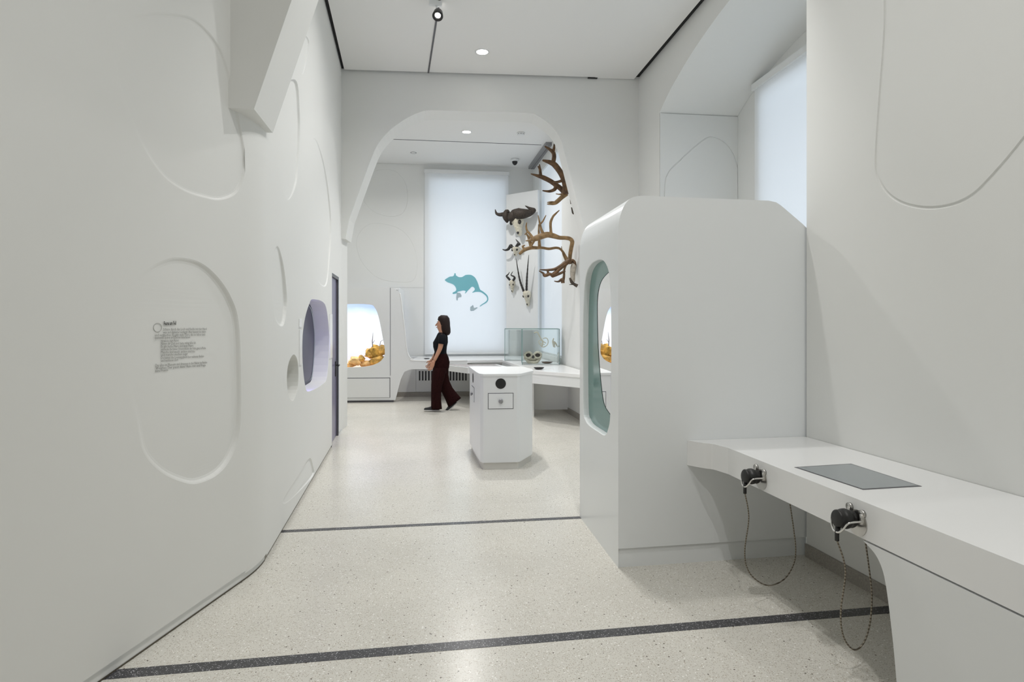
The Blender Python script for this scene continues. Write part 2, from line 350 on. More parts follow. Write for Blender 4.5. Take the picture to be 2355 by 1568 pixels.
# door in the left wall
dn = MB()
for a, b in ((d0, d0+0.03), (d1-0.04, d1)): dn.add([W2.p(s, z, d) for s in (a, b) for z in (0, ZD) for d in (-0.14, -0.004)], [(0,1,3,2),(4,6,7,5),(0,4,5,1),(2,3,7,6),(0,2,6,4),(1,5,7,3)])
dn.add([W2.p(s, z, d) for s in (d0, d1) for z in (ZD-0.04, ZD) for d in (-0.14, -0.004)], [(0,1,3,2),(4,6,7,5),(0,4,5,1),(2,3,7,6),(0,2,6,4),(1,5,7,3)])
door_f = dn.build('door_1', DKGREY, **ST)
leaf = MB().add([W2.p(s, z, d) for s in (d0+0.03, d1-0.04) for z in (0.01, ZD-0.04) for d in (-0.06, -0.03)], [(0,1,3,2),(4,6,7,5),(0,4,5,1),(2,3,7,6),(0,2,6,4),(1,5,7,3)])
leaf.build('door_leaf', DOORM, door_f)
hz = 0.95
MB().tube([W2.p(d1-0.16, hz+0.02, -0.03), W2.p(d1-0.16, hz+0.02, 0.02), W2.p(d1-0.29, hz+0.02, 0.02)], 0.011, sub=0).box(W2.p(d1-0.16, hz-0.03, -0.027), (0.012, 0.05, 0.2), math.atan2(W2.u.y, W2.u.x)-math.pi/2).build('door_handle', BLKP, door_f)
# porthole (screen with violet light) and oval niche
ph = thing('porthole_display', 'hexagonal rounded porthole with dark violet screen set in left wall', 'display', W2.p(W2.sz(727, 790).x, 0))
q = fport[0]
mb = MB(); mb.add([W2.p(a.x, a.y, -0.165) for a in inset(q, 0.03)], tess([inset(q, 0.03)])); mb.build('screen', PURP, ph)
mb = MB(); mb.rings([[W2.p(a.x, a.y, -0.163) for a in inset(q, 0.002)], [W2.p(a.x, a.y, -0.158) for a in inset(q, 0.032)]], caps=False); mb.build('screen_rim', PURPE, ph, label='narrow navy rim around the screen')
pl_ = bpy.data.lights.new('violet_lamp', 'AREA'); pl_.shape = 'ELLIPSE'; pl_.size = 0.10; pl_.size_y = 0.10; pl_.energy = 4.5; pl_.color = (0.30, 0.24, 1.0)
plo = bpy.data.objects.new('violet_lamp', pl_); COL.objects.link(plo); c__ = W2.sz(727, 790); c__ = W2.sz(699, 845); plo.location = W2.p(c__.x+0.05, c__.y, -0.10); plo.rotation_euler = W2.u.to_track_quat('-Z', 'Y').to_euler(); plo.parent = ph; plo.matrix_parent_inverse = Matrix.Translation(-Vector(ph.location)); plo.visible_camera = True
on = thing('oval_niche', 'small plain oval niche sunk in left wall beside the porthole', 'niche', W2.p(W2.sz(673, 860).x, 0))
q = foval[0]
mb = MB(); mb.rings([[W2.p(a.x, a.y, -0.138) for a in q], [W2.p(a.x, a.y, -0.15) for a in inset(q, 0.02)]], caps=False)
mb.add([W2.p(a.x, a.y, -0.15) for a in inset(q, 0.02)], tess([inset(q, 0.02)])); mb.build('niche_back', mat('olive_panel', (0.36, 0.35, 0.28), 0.6), on)
for (xa, xb, va, vb), lb in (((687.5, 692.5, 758, 838), 'tall narrow white label plate left of the porthole'), ((687, 692.5, 733, 752), 'small square white plate above the tall label plate'), ((757.5, 763, 722, 822), 'narrow white label plate between porthole and door')):
    sa, sb = W2.sz(xa, va), W2.sz(xb, vb)
    MB().add([W2.p(s, z, d) for s in (sa.x, sb.x) for z in (sb.y, sa.y) for d in (0.0, 0.008)], [(0,1,3,2),(4,6,7,5),(0,4,5,1),(2,3,7,6),(0,2,6,4),(1,5,7,3)]).build('label_plate', SOLID, label=lb, cat='sign')

# ------------------------------------------------------------------ cross wall with the far arch
ARCH = [(787,547),(803,505),(822,452),(849,377),(867,335),(894,302),(930,275),(966,258),(996,254),(1100,257),(1211,260),(1241,269),(1271,293),(1289,320),(1298,350),(1320,437),(1343,524)]
ap = [WF.sz(*a) for a in ARCH]
ap = ap[:3]+open_smooth(ap[3:16], 4)+[ap[16]]
ap[0] = Vector((0.0, 2.74))
jr = ap[-1]
arch = [Vector((0.0, 0.0)), Vector((0.0, 2.735)), Vector((0.055, 2.735))]+ap[1:]+[jr+Vector((0.16, -0.7)), jr+Vector((0.30, -1.4)), Vector((jr.x+0.38, 0.0))]
sl, sr = -2.6, 5.8
outer = [Vector((sl, 0)), Vector((sl, 5.34)), Vector((sr, 5.34)), Vector((sr, 0))]
slab(WF, outer[:1]+outer[1:3]+outer[3:]+arch[::-1], 0.0, -0.42).build('wall_far', WALL, **ST)
# near arch rib
rib = [Vector((-0.6, 5.34)), Vector((-0.6, 2.78)), Vector((0.13, 2.78)), Vector((0.34, 3.43)), Vector((0.60, 4.22)), Vector((0.72, 4.50)), Vector((0.95, 4.74)), Vector((1.3, 4.80)),
       Vector((3.2, 4.80)), Vector((3.5, 4.74)), Vector((3.72, 4.5)), Vector((3.82, 4.3)), Vector((3.98, 3.8)), Vector((4.10, 3.4)), Vector((4.8, 3.4)), Vector((4.8, 5.34))]
slab(WN, rib, 0.0, -0.45).build('wall_near_arch', WALL, **ST)

# ------------------------------------------------------------------ hall right wall with arched window niche
def WRs(Y): # s from depth
    return (Y-WR.A.y)/WR.u.y
arcN = [(8.19, 4.36), (7.95, 4.475), (7.7, 4.57), (7.06, 4.74), (6.24, 4.86), (5.6, 4.89), (5.0, 4.86), (4.5, 4.74), (4.2, 4.5)]
an = [Vector((WRs(y), z)) for y, z in arcN]; an = open_smooth(an, 5)
nh = [Vector((WRs(8.19), 0.85))]+an+[Vector((WRs(4.2), 0.85))]
slab(WR, [(0, 0), (0, 5.34), (WR.L+0.1, 5.34), (WR.L+0.1, 0)], 0.0, -1.11, [nh]).build('wall_right', WALL, **ST)
wz = [Vector((WRs(7.50), 0.95)), Vector((WRs(7.50), 4.40)), Vector((WRs(4.3), 4.40)), Vector((WRs(4.3), 0.95))]
slab(WR, [(-0.2, 0), (-0.2, 5.34), (WR.L+0.4, 5.34), (WR.L+0.4, 0)], -1.112, -1.35, [wz]).build('wall_window_niche', WALL, **ST)
# groove drawn on the niche reveal
WV = Wall(WR.p(WRs(8.19), 0, 0)[:2], WR.p(WRs(8.19), 0, -1.11)[:2], (2.2, 6))
gr = closed_smooth(WV.pxs([(1699,480),(1698,390),(1676,338),(1641,315),(1612,324),(1560,370),(1532,402),(1526,450),(1526,560),(1600,640),(1690,600)]), 5)
groove_prof = [(0.003, 0.010), (0.013, 0.010), (0.016, 0.0)]
wall_mesh(WV, [(0.001, 0.86), (1.111, 0.86), (1.111, 4.352), (0.001, 4.352)], [(gr, groove_prof)], 0.011).build('trim_3', WALL, **ST)
# window frame bars behind blinds
def blind(W, s0, s1, z0, z1, d, lb, name='roller_blind'):
    t = thing(name, lb, 'blind', W.p((s0+s1)/2, z0, d), 'roller blinds over the windows')
    n = 12; v = []; 
    for i in range(n+1):
        for z in (z0, z1): v.append(W.p(s0+(s1-s0)*i/n, z, d+0.004*math.sin(i*1.3)))
    o = obj('blind_cloth', v, [(2*i, 2*i+2, 2*i+3, 2*i+1) for i in range(n)], BLIND, t)
    c = W.p((s0+s1)/2, z0, d); R = Matrix.Rotation(math.atan2(W.u.y, W.u.x), 3, 'Z')
    MB().box(c, (s1-s0, 0.02, 0.03), R=R).build('bottom_bar', LACQ, t)
    MB().box(W.p((s0+s1)/2, z1+0.03, d), (s1-s0+0.02, 0.08, 0.08), R=R).build('roller_casing', LACQ, t)
    return t
blind(WR, WRs(7.62), WRs(4.22), 0.93, 4.50, -1.04, 'white roller blind glowing in the arched niche behind the white cabin')

# ------------------------------------------------------------------ right wall of the front bay
G = [(2036,-120),(2032,60),(2022,200),(2013,330),(2012,385),(2020,418),(2042,450),(2078,472),(2130,482),(2185,476),(2232,456),(2275,418),(2355,325),(2450,190),(2520,-60),(2440,-300),(2250,-400),(2080,-300)]
gg = closed_smooth(WG.pxs(G), 5)
wall_mesh(WG, [(0, 0), (WG.L, 0), (WG.L, 5.34), (0, 5.34)], [(gg, [(0.004, 0.007), (0.015, 0.007), (0.019, 0.0)])]).build('wall_right_front', WALL, **ST)
slab(WG, [(0, 0), (0, 5.34), (WG.L, 5.34), (WG.L, 0)], -0.03, -0.5).build('wall_right_front_core', WALL, **ST)
slab(WG, [(0, 0), (0, 0.085), (2.2, 0.085), (2.2, 0)], 0.001, 0.014).build('baseboard_right', STONE, **ST)
# wall behind the camera
WZ = Wall((-2.7, -2.6), (3.4, -2.6), (0, 0)); slab(WZ, [(0, 0), (0, 5.34), (6.1, 5.34), (6.1, 0)], 0, -0.2).build('wall_rear', WALL, **ST)

# ------------------------------------------------------------------ back room shell
bw0, bw1 = WB.sz(990, 600).x, WB.sz(1158, 600).x
bw = [Vector((bw0, 0.95)), Vector((bw0, 4.66)), Vector((bw1, 4.66)), Vector((bw1, 0.95))]
og = closed_smooth(WB.pxs([(905,392),(932,420),(938,460),(925,492),(890,498),(850,480),(830,440),(860,395)]), 5)
og2 = closed_smooth(WB.pxs([(905,520),(940,545),(958,590),(955,640),(925,650),(870,640),(830,600),(820,550),(850,515)]), 5)
slab(WB, [(-0.2, 0), (-0.2, 5.34), (WB.L+0.3, 5.34), (WB.L+0.3, 0)], 0, -0.35, [bw]).build('wall_back', WALL, **ST)
wall_mesh(WB, [(0.02, 2.3), (bw0-0.12, 2.3), (bw0-0.12, 4.98), (0.02, 4.98)], [(og, [(0.002, 0.005), (0.009, 0.005), (0.011, 0.0)]), (og2, [(0.002, 0.005), (0.009, 0.005), (0.011, 0.0)])], 0.006).build('trim_4', WALL, **ST)
blind(WB, WB.sz(977, 600).x, WB.sz(1168, 600).x, 0.86, 4.80, 0.09, 'tall white roller blind with a teal rat print on back wall')
y0, y1 = 10.86, 12.95
q0, q1 = WQ.s_of(*WQ.p(0, 0)[:2]), 0
def WQs(Y): return (Y-WQ.A.y)/WQ.u.y
qh = [Vector((WQs(y1), 0.9)), Vector((WQs(y1), 4.75)), Vector((WQs(y0), 4.75)), Vector((WQs(y0), 0.9))]
slab(WQ, [(-0.3, 0), (-0.3, 5.34), (WQ.L+0.1, 5.34), (WQ.L+0.1, 0)], 0, -0.30, [qh]).build('wall_right_back', WALL, **ST)
blind(WQ, WQs(y1)+0.01, WQs(y0)-0.07, 0.92, 4.72, -0.05, 'narrow bluish roller blind seen edge-on behind the antlers')
slab(WQ, [(0.1, 0), (0.1, 0.09), (WQ.L, 0.09), (WQ.L, 0)], 0.001, 0.015).build('baseboard_back', STONE, **ST)
WL = Wall((-4.8, 13.2), (-4.8, 8.3), (0, 10)); slab(WL, [(0, 0), (0, 5.34), (4.9, 5.34), (4.9, 0)], 0, -0.2).build('wall_left_back', WALL, **ST)

# ------------------------------------------------------------------ rat print on the blind
def wb_at(px, v, d): # point on a plane parallel to the back wall
    W = Wall(WB.p(0, 0, d)[:2], WB.p(1, 0, d)[:2], (0, 5)); a = W.sz(px, v); return W.p(a.x, a.y)
def zpx(x, y): return (1010+x/14.256, 615+y/14.256)
RAT = [(185,410),(260,350),(350,300),(440,290),(485,255),(500,200),(525,180),(545,215),(550,255),(600,290),(650,315),(740,315),(800,285),(870,245),(960,238),(1050,245),(1130,290),(1190,350),(1240,440),(1280,540),(1310,640),(1350,730),(1430,780),(1520,850),(1590,930),(1612,1020),(1600,1090),(1540,1160),(1440,1215),(1350,1275),(1330,1265),(1400,1205),(1500,1140),(1560,1080),(1572,1020),(1540,940),(1450,860),(1350,805),(1200,800),(1100,825),(1090,810),(1160,740),(1160,680),(1110,635),(1060,640),(1000,700),(930,770),(870,840),(840,840),(870,780),(790,755),(700,775),(610,795),(560,850),(450,865),(450,820),(520,785),(560,735),(545,660),(500,590),(440,545),(350,510),(270,480)]
WBp = Wall(WB.p(0, 0, 0.100)[:2], WB.p(1, 0, 0.100)[:2], (0, 5))
rp = closed_smooth([WBp.sz(*zpx(*a)) for a in RAT], 3)
rat = thing('rat_decal', 'teal rat silhouette printed on the tall back blind', 'decal', WBp.p(rp[0].x, rp[0].y))
MB().add([WBp.p(p.x, p.y) for p in rp], tess([rp])).build('rat_body', TEAL, rat)
TEALG = mat('grey_teal_print', (0.42, 0.52, 0.58), 0.6)
for nm, pl in (('paw', [(575,820),(690,835),(735,920),(725,970),(640,980),(615,1010),(610,1080),(565,1075),(558,980)]), ('tail_tip', [(1100,1225),(1125,1260),(1140,1330),(1250,1300),(1255,1330),(1130,1420),(1040,1430),(1015,1400),(1020,1290),(1060,1270)])):
    q = [WBp.sz(*zpx(*a)) for a in pl]; MB().add([WBp.p(p.x, p.y) for p in q], tess([q])).build(nm, TEALG, rat, label='grey-blue '+nm.replace('_', ' ')+' of the print')

# ------------------------------------------------------------------ white panel with skulls
pa, pb = Vector((-0.12, 13.0)), Vector((0.53, 12.5))
WP = Wall(pa, pb, (0, 8))
slab(WP, [(0, 1.38), (0, 4.26), (WP.L, 4.26), (WP.L, 1.38)], 0.0, -0.06).build('exhibit_board', LACQ, label='tall white slanted panel carrying the horned skulls', cat='panel')
def wp(px, v, d=0.0):
    W = Wall(WP.p(0, 0, d)[:2], WP.p(1, 0, d)[:2], (0, 5)); a = W.sz(px, v); return W.p(a.x, a.y)
PXM = 12.7/F
def skull_shape(top, bot, wdt, dep):   # lofted skull from crown to muzzle, hugging the panel
    t = (bot-top); n = WP.n; s = WP.u; rings = []
    prof = [(0, .45, .5), (.08, .9, .9), (.2, 1, 1.05), (.33, .92, 1.0), (.45, .68, .85), (.6, .52, .7), (.78, .42, .55), (.92, .34, .42), (1.0, .15, .2)]
    for h, a, b in prof:
        c = top+t*h; rings.append([c+s*(wdt/2*a*math.cos(x))+n*(dep/2*b*math.sin(x)+0.0) for x in [2*math.pi*k/16 for k in range(16)]])
    return MB().rings(rings)
def eyes(top, bot, wdt, dep, parent):
    for sg in (-1, 1):
        c = top+(bot-top)*0.36+WP.u*sg*wdt*0.36+WP.n*dep*0.28
        MB().ell(c, (wdt*0.12, wdt*0.12, wdt*0.16)).build('eye_socket', HORN, parent, True)
    c = top+(bot-top)*0.85+WP.n*dep*0.16
    MB().ell(c, (wdt*0.10, wdt*0.12, (top-bot).length*0.09)).build('nose_opening', HORN, parent, True)
def zp3(x, y): return (1130+x/11.2, 460+y/11.2)
# musk ox
mo = thing('muskox_skull', 'skull with wide dark horn bosses and bent horns at top of panel', 'skull', wp(1190, 515, 0.1))
tp, bt = wp(*zp3(640, 400), 0.2), wp(*zp3(735, 920), 0.14)
skull_shape(tp, bt, 0.30, 0.26).build('cranium', BONE, mo, True); eyes(tp, bt, 0.30, 0.26, mo)
hn = MB()
def P3(x, y, d): return wp(*zp3(x, y), d)
hn.tube([P3(650, 330, .26), P3(560, 400, .30), P3(520, 470, .30), P3(530, 560, .24)], [0.07, 0.10, 0.085, 0.03], 12, 4)
hn.tube([P3(560, 330, .26), P3(700, 350, .28), P3(850, 350, .24), P3(980, 330, .16), P3(1080, 280, .12), P3(1090, 250, .12), P3(990, 215, .16), P3(870, 145, .2)], [0.07, 0.115, 0.10, 0.075, 0.05, 0.04, 0.03, 0.006], 12, 5)
hn.build('horn', FURB, mo, True)
hn = MB().tube([P3(450, 330, .26), P3(400, 300, .28), P3(370, 400, .29), P3(395, 500, .28), P3(410, 580, .24)], [0.03, 0.055, 0.075, 0.06, 0.015], 12, 4)
hn.tube([P3(380, 370, .28), P3(300, 370, .30), P3(200, 375, .32), P3(130, 340, .33), P3(100, 240, .34)], [0.06, 0.045, 0.036, 0.026, 0.006], 12, 5)
hn.build('horn', FURB, mo, True)
# small curled-horn skull in the middle
cs = thing('ram_skull', 'small pale skull with short dark spread horns below the largest skull', 'skull', wp(1187, 585, 0.05))
tp, bt = P3(640, 1200, .12), P3(620, 1440, .08)
skull_shape(tp, bt, 0.17, 0.16).build('cranium', BONE, cs, True); eyes(tp, bt, 0.17, 0.16, cs)
for pts, r in (([(640,1210),(690,1140),(720,1130),(630,1010)], [.03, .035, .026, .006]), ([(590,1225),(530,1210),(500,1170),(440,1260),(360,1290),(290,1270)], [.02, .03, .034, .03, .018, .008])):
    MB().tube([P3(x, y, .14+.01*i) for i, (x, y) in enumerate(pts)], r, 10, 5).build('horn', HORN, cs, True)
def zp5(x, y): return (1150+x/10.45, 560+y/10.45)
def P5(x, y, d): return wp(*zp5(x, y), d)
gz = thing('gazelle_skull', 'small pale skull with short S-curved black horns, lowest left on panel', 'skull', P5(300, 1000, .05))
tp, bt = P5(295, 880, .10), P5(300, 1180, .06)
skull_shape(tp, bt, 0.125, 0.13).build('cranium', BONE, gz, True); eyes(tp, bt, 0.125, 0.13, gz)
MB().tube([P5(240, 880, .12), P5(190, 820, .15), P5(155, 780, .16), P5(195, 740, .15), P5(230, 680, .13)], [.024, .024, .018, .012, .004], 10, 5).build('horn', HORN, gz, True)
MB().tube([P5(320, 880, .12), P5(350, 830, .15), P5(330, 790, .16), P5(265, 755, .15), P5(310, 670, .13)], [.026, .026, .018, .012, .004], 10, 5).build('horn', HORN, gz, True)
ox = thing('oryx_skull', 'narrow skull with two very long straight black horns in a V', 'skull', P5(640, 1300, .05))
tp, bt = P5(640, 1130, .11), P5(675, 1510, .05)
skull_shape(tp, bt, 0.17, 0.17).build('cranium', BONE, ox, True); eyes(tp, bt, 0.17, 0.17, ox)
for a, b, c in (((570, 1150), (470, 850), (385, 360)), ((635, 1150), (650, 780), (690, 270))):
    mb = MB(); pts = [P5(*a, .13), P5(*b, .17), P5(*c, .2)]; P, R = crv(pts, [.026, .019, .004], 16)
    R = [r*(1+0.12*math.sin(i*2.2)) if i < 24 else r for i, r in enumerate(R)]
    mb.tube(P, R, 10).build('horn', HORN, ox, True)

# ------------------------------------------------------------------ antlers on the right wall of the back room
def zp4(x, y): return (1190+x/7.467, 470+y/7.467)
def zp6(x, y): return (1100+x/3.733, 300+y/3.733)
def A4(x, y, Y): return at(*zp4(x, y), Y)
def A6(x, y, Y): return at(*zp6(x, y), Y)
K = 10.0/F/7.467
def antler(parent, name, strokes, z, m, fn, depth):
    mb = MB()
    for pts, r in strokes:
        P = [fn(p[0], p[1], depth+(p[2] if len(p) > 2 else 0)) for p in pts]
        mb.tube(P, [x*K*z for x in r], 10, 5)
    return mb.build(name, m, parent, True)
ca = thing('caribou_antlers', 'huge tan branching antlers sweeping left from a skull on white wall', 'antlers', at(1320, 600, 10.1))
antler(ca, 'antler_beam', [([(900,980,.15),(905,860,.05),(925,740,0),(940,640,0),(900,590),(820,575),(720,570),(620,540),(520,520),(430,540),(320,580),(250,600)], [24,26,27,28,26,25,26,34,38,40,38,30]),
    ([(250,600),(190,620),(140,625)], [22,12,6]), ([(300,590),(265,660),(230,730)], [20,16,8]), ([(260,580),(215,510),(165,450),(150,380),(160,310)], [24,17,14,12,6]),
    ([(170,470),(135,510),(120,515)], [10,8,4]),
    ([(450,520),(410,430),(385,330),(355,185)], [22,17,13,5]), ([(398,330),(440,280),(490,185)], [12,11,5]), ([(580,520),(572,430),(570,310),(610,210),(650,165),(720,100)], [22,18,18,15,13,5])], 1.3, ANTL, A4, 9.75)
antler(ca, 'antler_beam', [([(890,980,-.1),(830,900),(790,830),(735,765),(660,745),(540,762),(430,745),(330,745),(230,745),(120,780),(30,855)], [20,17,16,15,17,18,18,22,26,26,18]),
    ([(120,770),(90,720),(130,700)], [18,14,6]), ([(380,740),(375,660),(370,560),(365,450),(365,340)], [24,20,16,12,6]), ([(240,740),(215,640),(190,560),(150,500)], [24,24,18,8]), ([(830,960),(780,850),(755,720)], [14,9,4])], 1.3, ANTL, A4, 9.95)
antler(ca, 'brow_tine', [([(900,960),(820,1000),(740,1060),(640,1110),(520,1125),(380,1120)], [30,27,24,20,15,6]),
    ([(860,1000),(780,1060),(700,1130),(620,1200),(580,1240)], [26,24,24,28,20]), ([(820,1140),(740,1180),(660,1210),(600,1240)], [15,18,22,16]),
    ([(560,1190),(470,1220),(440,1180),(370,1140)], [22,24,15,6]), ([(520,1120),(530,1180),(580,1200)], [16,16,20]), ([(840,1020),(805,1120),(800,1230),(780,1330)], [15,14,16,22]),
    ([(780,1350),(770,1290),(700,1325),(630,1315)], [26,24,12,5])], 1.25, ANTD, A4, 9.7)
sk = MB().tube([A4(975, 985, 9.8), A4(962, 1080, 9.75), A4(950, 1180, 9.75), A4(955, 1330, 9.78)], [0.03, 0.05, 0.045, 0.03], 12, 4)
sk.build('cranium', mat('weathered_bone', (0.42, 0.38, 0.32), 0.7, bscale=20, var=0.25), ca, True)
antler(ca, 'muzzle', [([(900,1260),(930,1330),(975,1370),(1030,1400)], [12,22,20,26]), ([(1030,1400),(960,1375),(890,1378)], [14,8,4])], 1.2, TIP, A4, 9.55)
antler(ca, 'burr', [([(880,960),(900,990),(940,960),(975,990),(985,1080),(960,1140)], [34,34,20,22,24,14])], 1.2, ANTD, A4, 9.75)
dd = thing('deer_antlers', 'dark brown antler pair high on wall beside the grey ceiling duct', 'antlers', at(1302, 445, 10.0))
antler(dd, 'antler_beam', [([(752,540),(750,480),(735,420),(705,360),(660,300),(620,275),(550,255)], [26,24,23,22,22,18,6]), ([(640,275),(650,220),(635,180),(570,135)], [18,17,14,5]), ([(640,195),(650,150),(652,115)], [13,10,4]), ([(720,430),(680,442),(640,440)], [12,10,4])], 2.3, ANTD, A6, 9.75)
antler(dd, 'antler_beam', [([(750,545),(715,505),(670,470),(620,435),(560,405),(520,392),(450,372)], [22,20,19,18,18,14,3]), ([(535,385),(530,340),(525,290)], [13,11,4]), ([(530,340),(512,305)], [9,4]), ([(665,475),(655,505),(610,522),(550,516)], [16,14,10,4])], 2.3, ANTD, A6, 10.0)
antler(dd, 'brow_tine', [([(755,540),(715,575),(670,615),(640,628),(590,632)], [24,19,18,13,4]), ([(660,618),(620,615),(590,618)], [11,8,3]), ([(740,540),(700,548),(665,543)], [12,6,3])], 2, ANTL, A6, 9.85)
antler(dd, 'burr', [([(735,540),(755,530),(772,545)], [20,28,18])], 2, TIP, A6, 9.9)
hk = thing('hook_horns', 'thin dark bone pieces fixed to wall just below the deer antlers', 'bone', at(1315, 480, 9.9))
antler(hk, 'bone_piece', [([(790,590),(797,630)], [5,7])], 2, TIP, A6, 9.9); antler(hk, 'bone_piece', [([(800,660),(812,705),(820,718)], [4,9,4])], 2, TIP, A6, 9.9)

# ------------------------------------------------------------------ left cabinet with lit diorama, counter unit
YC = 11.8
WC = Wall((-4.6, 11.55), (-1.0, 11.86), (0, 8))
cp = lambda l: [WC.sz(*a) for a in l]
prof = cp([(660, 660), (895, 660), (905, 662), (920, 674), (924, 700), (931, 760), (936, 805), (943, 822), (957, 829)])
front = [Vector((0.02, 0.06))]+[Vector((0.02, prof[0].y))]+prof[1:]
fr2 = cp([(1075, 829), (1075, 848), (945, 849), (930, 855), (922, 872), (909, 925)])
front += fr2
front[-1] = Vector((fr2[-1].x, 0.04)); front[0] = Vector((0.02, 0.04))
DIO = cp([(740,712),(790,700),(848,700),(862,708),(871,730),(880,775),(885,805),(882,822),(868,835),(840,843),(790,845),(740,846),(700,838),(690,800),(690,740),(705,718)])
dio = closed_smooth(DIO, 4)
cab = thing('display_cabinet', 'white wall cabinet with drawer and glowing diorama window at left of back room', 'cabinet', WC.p(1.5, 0))
slab(WC, front, 0.0, -0.06, [dio]).build('front_panel', LACQ, cab)
sx = prof[1].x; 
def hbox(W, s0, s1, z0, z1, d0, d1): return MB().add([W.p(s, z, d) for s in (s0, s1) for z in (z0, z1) for d in (d0, d1)], [(0,1,3,2),(4,6,7,5),(0,4,5,1),(2,3,7,6),(0,2,6,4),(1,5,7,3)])
hbox(WC, 0.02, prof[3].x-0.02, prof[0].y-0.04, prof[0].y, -0.062, -1.25).build('top_board', LACQ, cab)
hbox(WC, prof[3].x-0.06, prof[3].x-0.02, 0.9, prof[0].y-0.04, -0.07, -1.2).build('side_board', LACQ, cab)
zz = [p.y for p in dio]; ss = [p.x for p in dio]
hbox(WC, min(ss)-0.15, max(ss)+0.15, min(zz)-0.06, max(zz)+0.1, -0.56, -0.60).build('backdrop', SKYB, cab, label='backlit sky picture fading from blue to white')
hbox(WC, min(ss)-0.15, max(ss)+0.15, min(zz)-0.09, min(zz)-0.055, -0.065, -0.56).build('display_floor', mat('sand', (0.75, 0.55, 0.35), 0.9), cab)
hbox(WC, min(ss)-0.2, min(ss)-0.15, min(zz)-0.09, max(zz)+0.15, -0.065, -0.6).build('display_side', LACQ, cab)
hbox(WC, max(ss)+0.15, max(ss)+0.2, min(zz)-0.09, max(zz)+0.15, -0.065, -0.6).build('display_side', LACQ, cab)
hbox(WC, min(ss)-0.2, max(ss)+0.2, max(zz)+0.1, max(zz)+0.15, -0.065, -0.6).build('display_lid', LACQ, cab)
al = bpy.data.lights.new('diorama_lamp', 'AREA'); al.energy = 14; al.color = (1, 0.93, 0.8); al.shape = 'RECTANGLE'; al.size = 1.2; al.size_y = 0.25
alo = bpy.data.objects.new('diorama_lamp', al); COL.objects.link(alo); alo.location = WC.p((min(ss)+max(ss))/2, max(zz)+0.08, -0.25)
alo.parent = cab; alo.matrix_parent_inverse = Matrix.Translation(-Vector(cab.location))
sj = WC.sz(897, 700).x
dz0, dz1 = WC.sz(840, 914).y, WC.sz(840, 870).y
d1s = WC.sz(897, 890).x
dr = hbox(WC, 0.1, d1s-0.008, dz0, dz1, 0.0, 0.012).build('drawer_front', LACQ, cab); 
hbox(WC, 0.1, d1s+0.004, dz0-0.006, dz1+0.012, 0.0005, 0.002).build('drawer_gap', DKGREY, cab)
hbox(WC, sj, sj+0.012, dz1+0.05, prof[0].y-0.005, 0.0005, 0.002).build('panel_joint', GREYM, cab)
hbox(WC, 0.05, WC.sz(905, 924).x, 0.0, 0.045, -0.03, -0.06).build('plinth', DKGREY, cab)
# cream bevel edge along the swoop
ed = [prof[i] for i in range(3, 9)]+[fr2[0]]
edp, _ = crv(ed, [0]*len(ed), 6)
MB().tube([WC.p(p.x, p.y, -0.004) for p in edp], 0.011, 8).build('edge_bead', SOLID, cab, True)
# rocks in the diorama
zfl = min(zz)-0.055
def rock(px, v, r, sd, d=-0.2):
    s = WC.sz(px, v); c = WC.p(s.x, s.y, d); rnd = random.Random(sd); bm = bmesh.new(); bmesh.ops.create_icosphere(bm, subdivisions=2, radius=1)
    for vv in bm.verts: vv.co *= 1+rnd.uniform(-.25, .25)
    vs = [c+Vector((vv.co.x*r[0], vv.co.y*r[1], vv.co.z*r[2])) for vv in bm.verts]; bm.verts.index_update()
    fs = [tuple(vv.index for vv in f.verts) for f in bm.faces]; bm.free(); return MB().add(vs, fs)
ROCKP = mat('pale_sandstone', (0.80, 0.52, 0.25), 0.85, bscale=8, var=0.35, bump=0.5)
ROCKD = mat('ochre_rock', (0.42, 0.25, 0.05), 0.85, bscale=8, var=0.6, bump=0.5)
rocks = [(862, 812, (.16, .12, .15), ROCKD, 'upper dark ochre rock at right of diorama'), (880, 806, (.11, .1, .11), ROCK, 'golden rock against the right edge of diorama'), (846, 815, (.11, .1, .10), ROCK, 'golden rock left of the dark ochre rock'),
         (868, 832, (.18, .12, .09), ROCK, 'low golden rock under the dark ochre rock'), (838, 838, (.17, .12, .07), ROCKP, 'flat pale rock at bottom centre of diorama'), (812, 832, (.14, .11, .09), ROCKP, 'pale peach rock left of centre in diorama'),
         (798, 842, (.13, .1, .05), ROCKP, 'lowest pale rock at left of diorama'), (826, 826, (.07, .07, .06), ROCK, 'small golden rock on the pale ones')]
for i, (px, v, r, m, lb) in enumerate(rocks): rock(px, v, r, i+3, -0.25 if i % 2 else -0.32).build('diorama_rock', m, label=lb, cat='rock', group='rocks in the diorama')
tw = MB()
tw.tube([WC.p(*WC.sz(852, 800), -0.3), WC.p(*WC.sz(851, 785), -0.3), WC.p(*WC.sz(853, 765), -0.3)], [.012, .010, .003], 6)
tw.tube([WC.p(*WC.sz(852, 790), -0.3), WC.p(*WC.sz(857, 783), -0.3)], [.006, .003], 6)
tw.tube([WC.p(*WC.sz(868, 800), -0.3), WC.p(*WC.sz(871, 786), -0.28), WC.p(*WC.sz(878, 782), -0.28), WC.p(*WC.sz(882, 790), -0.28)], [.008, .006, .005, .003], 6)
tw.build('dead_twig', BRANCH, label='bare grey twig standing on the diorama rocks', cat='plant')

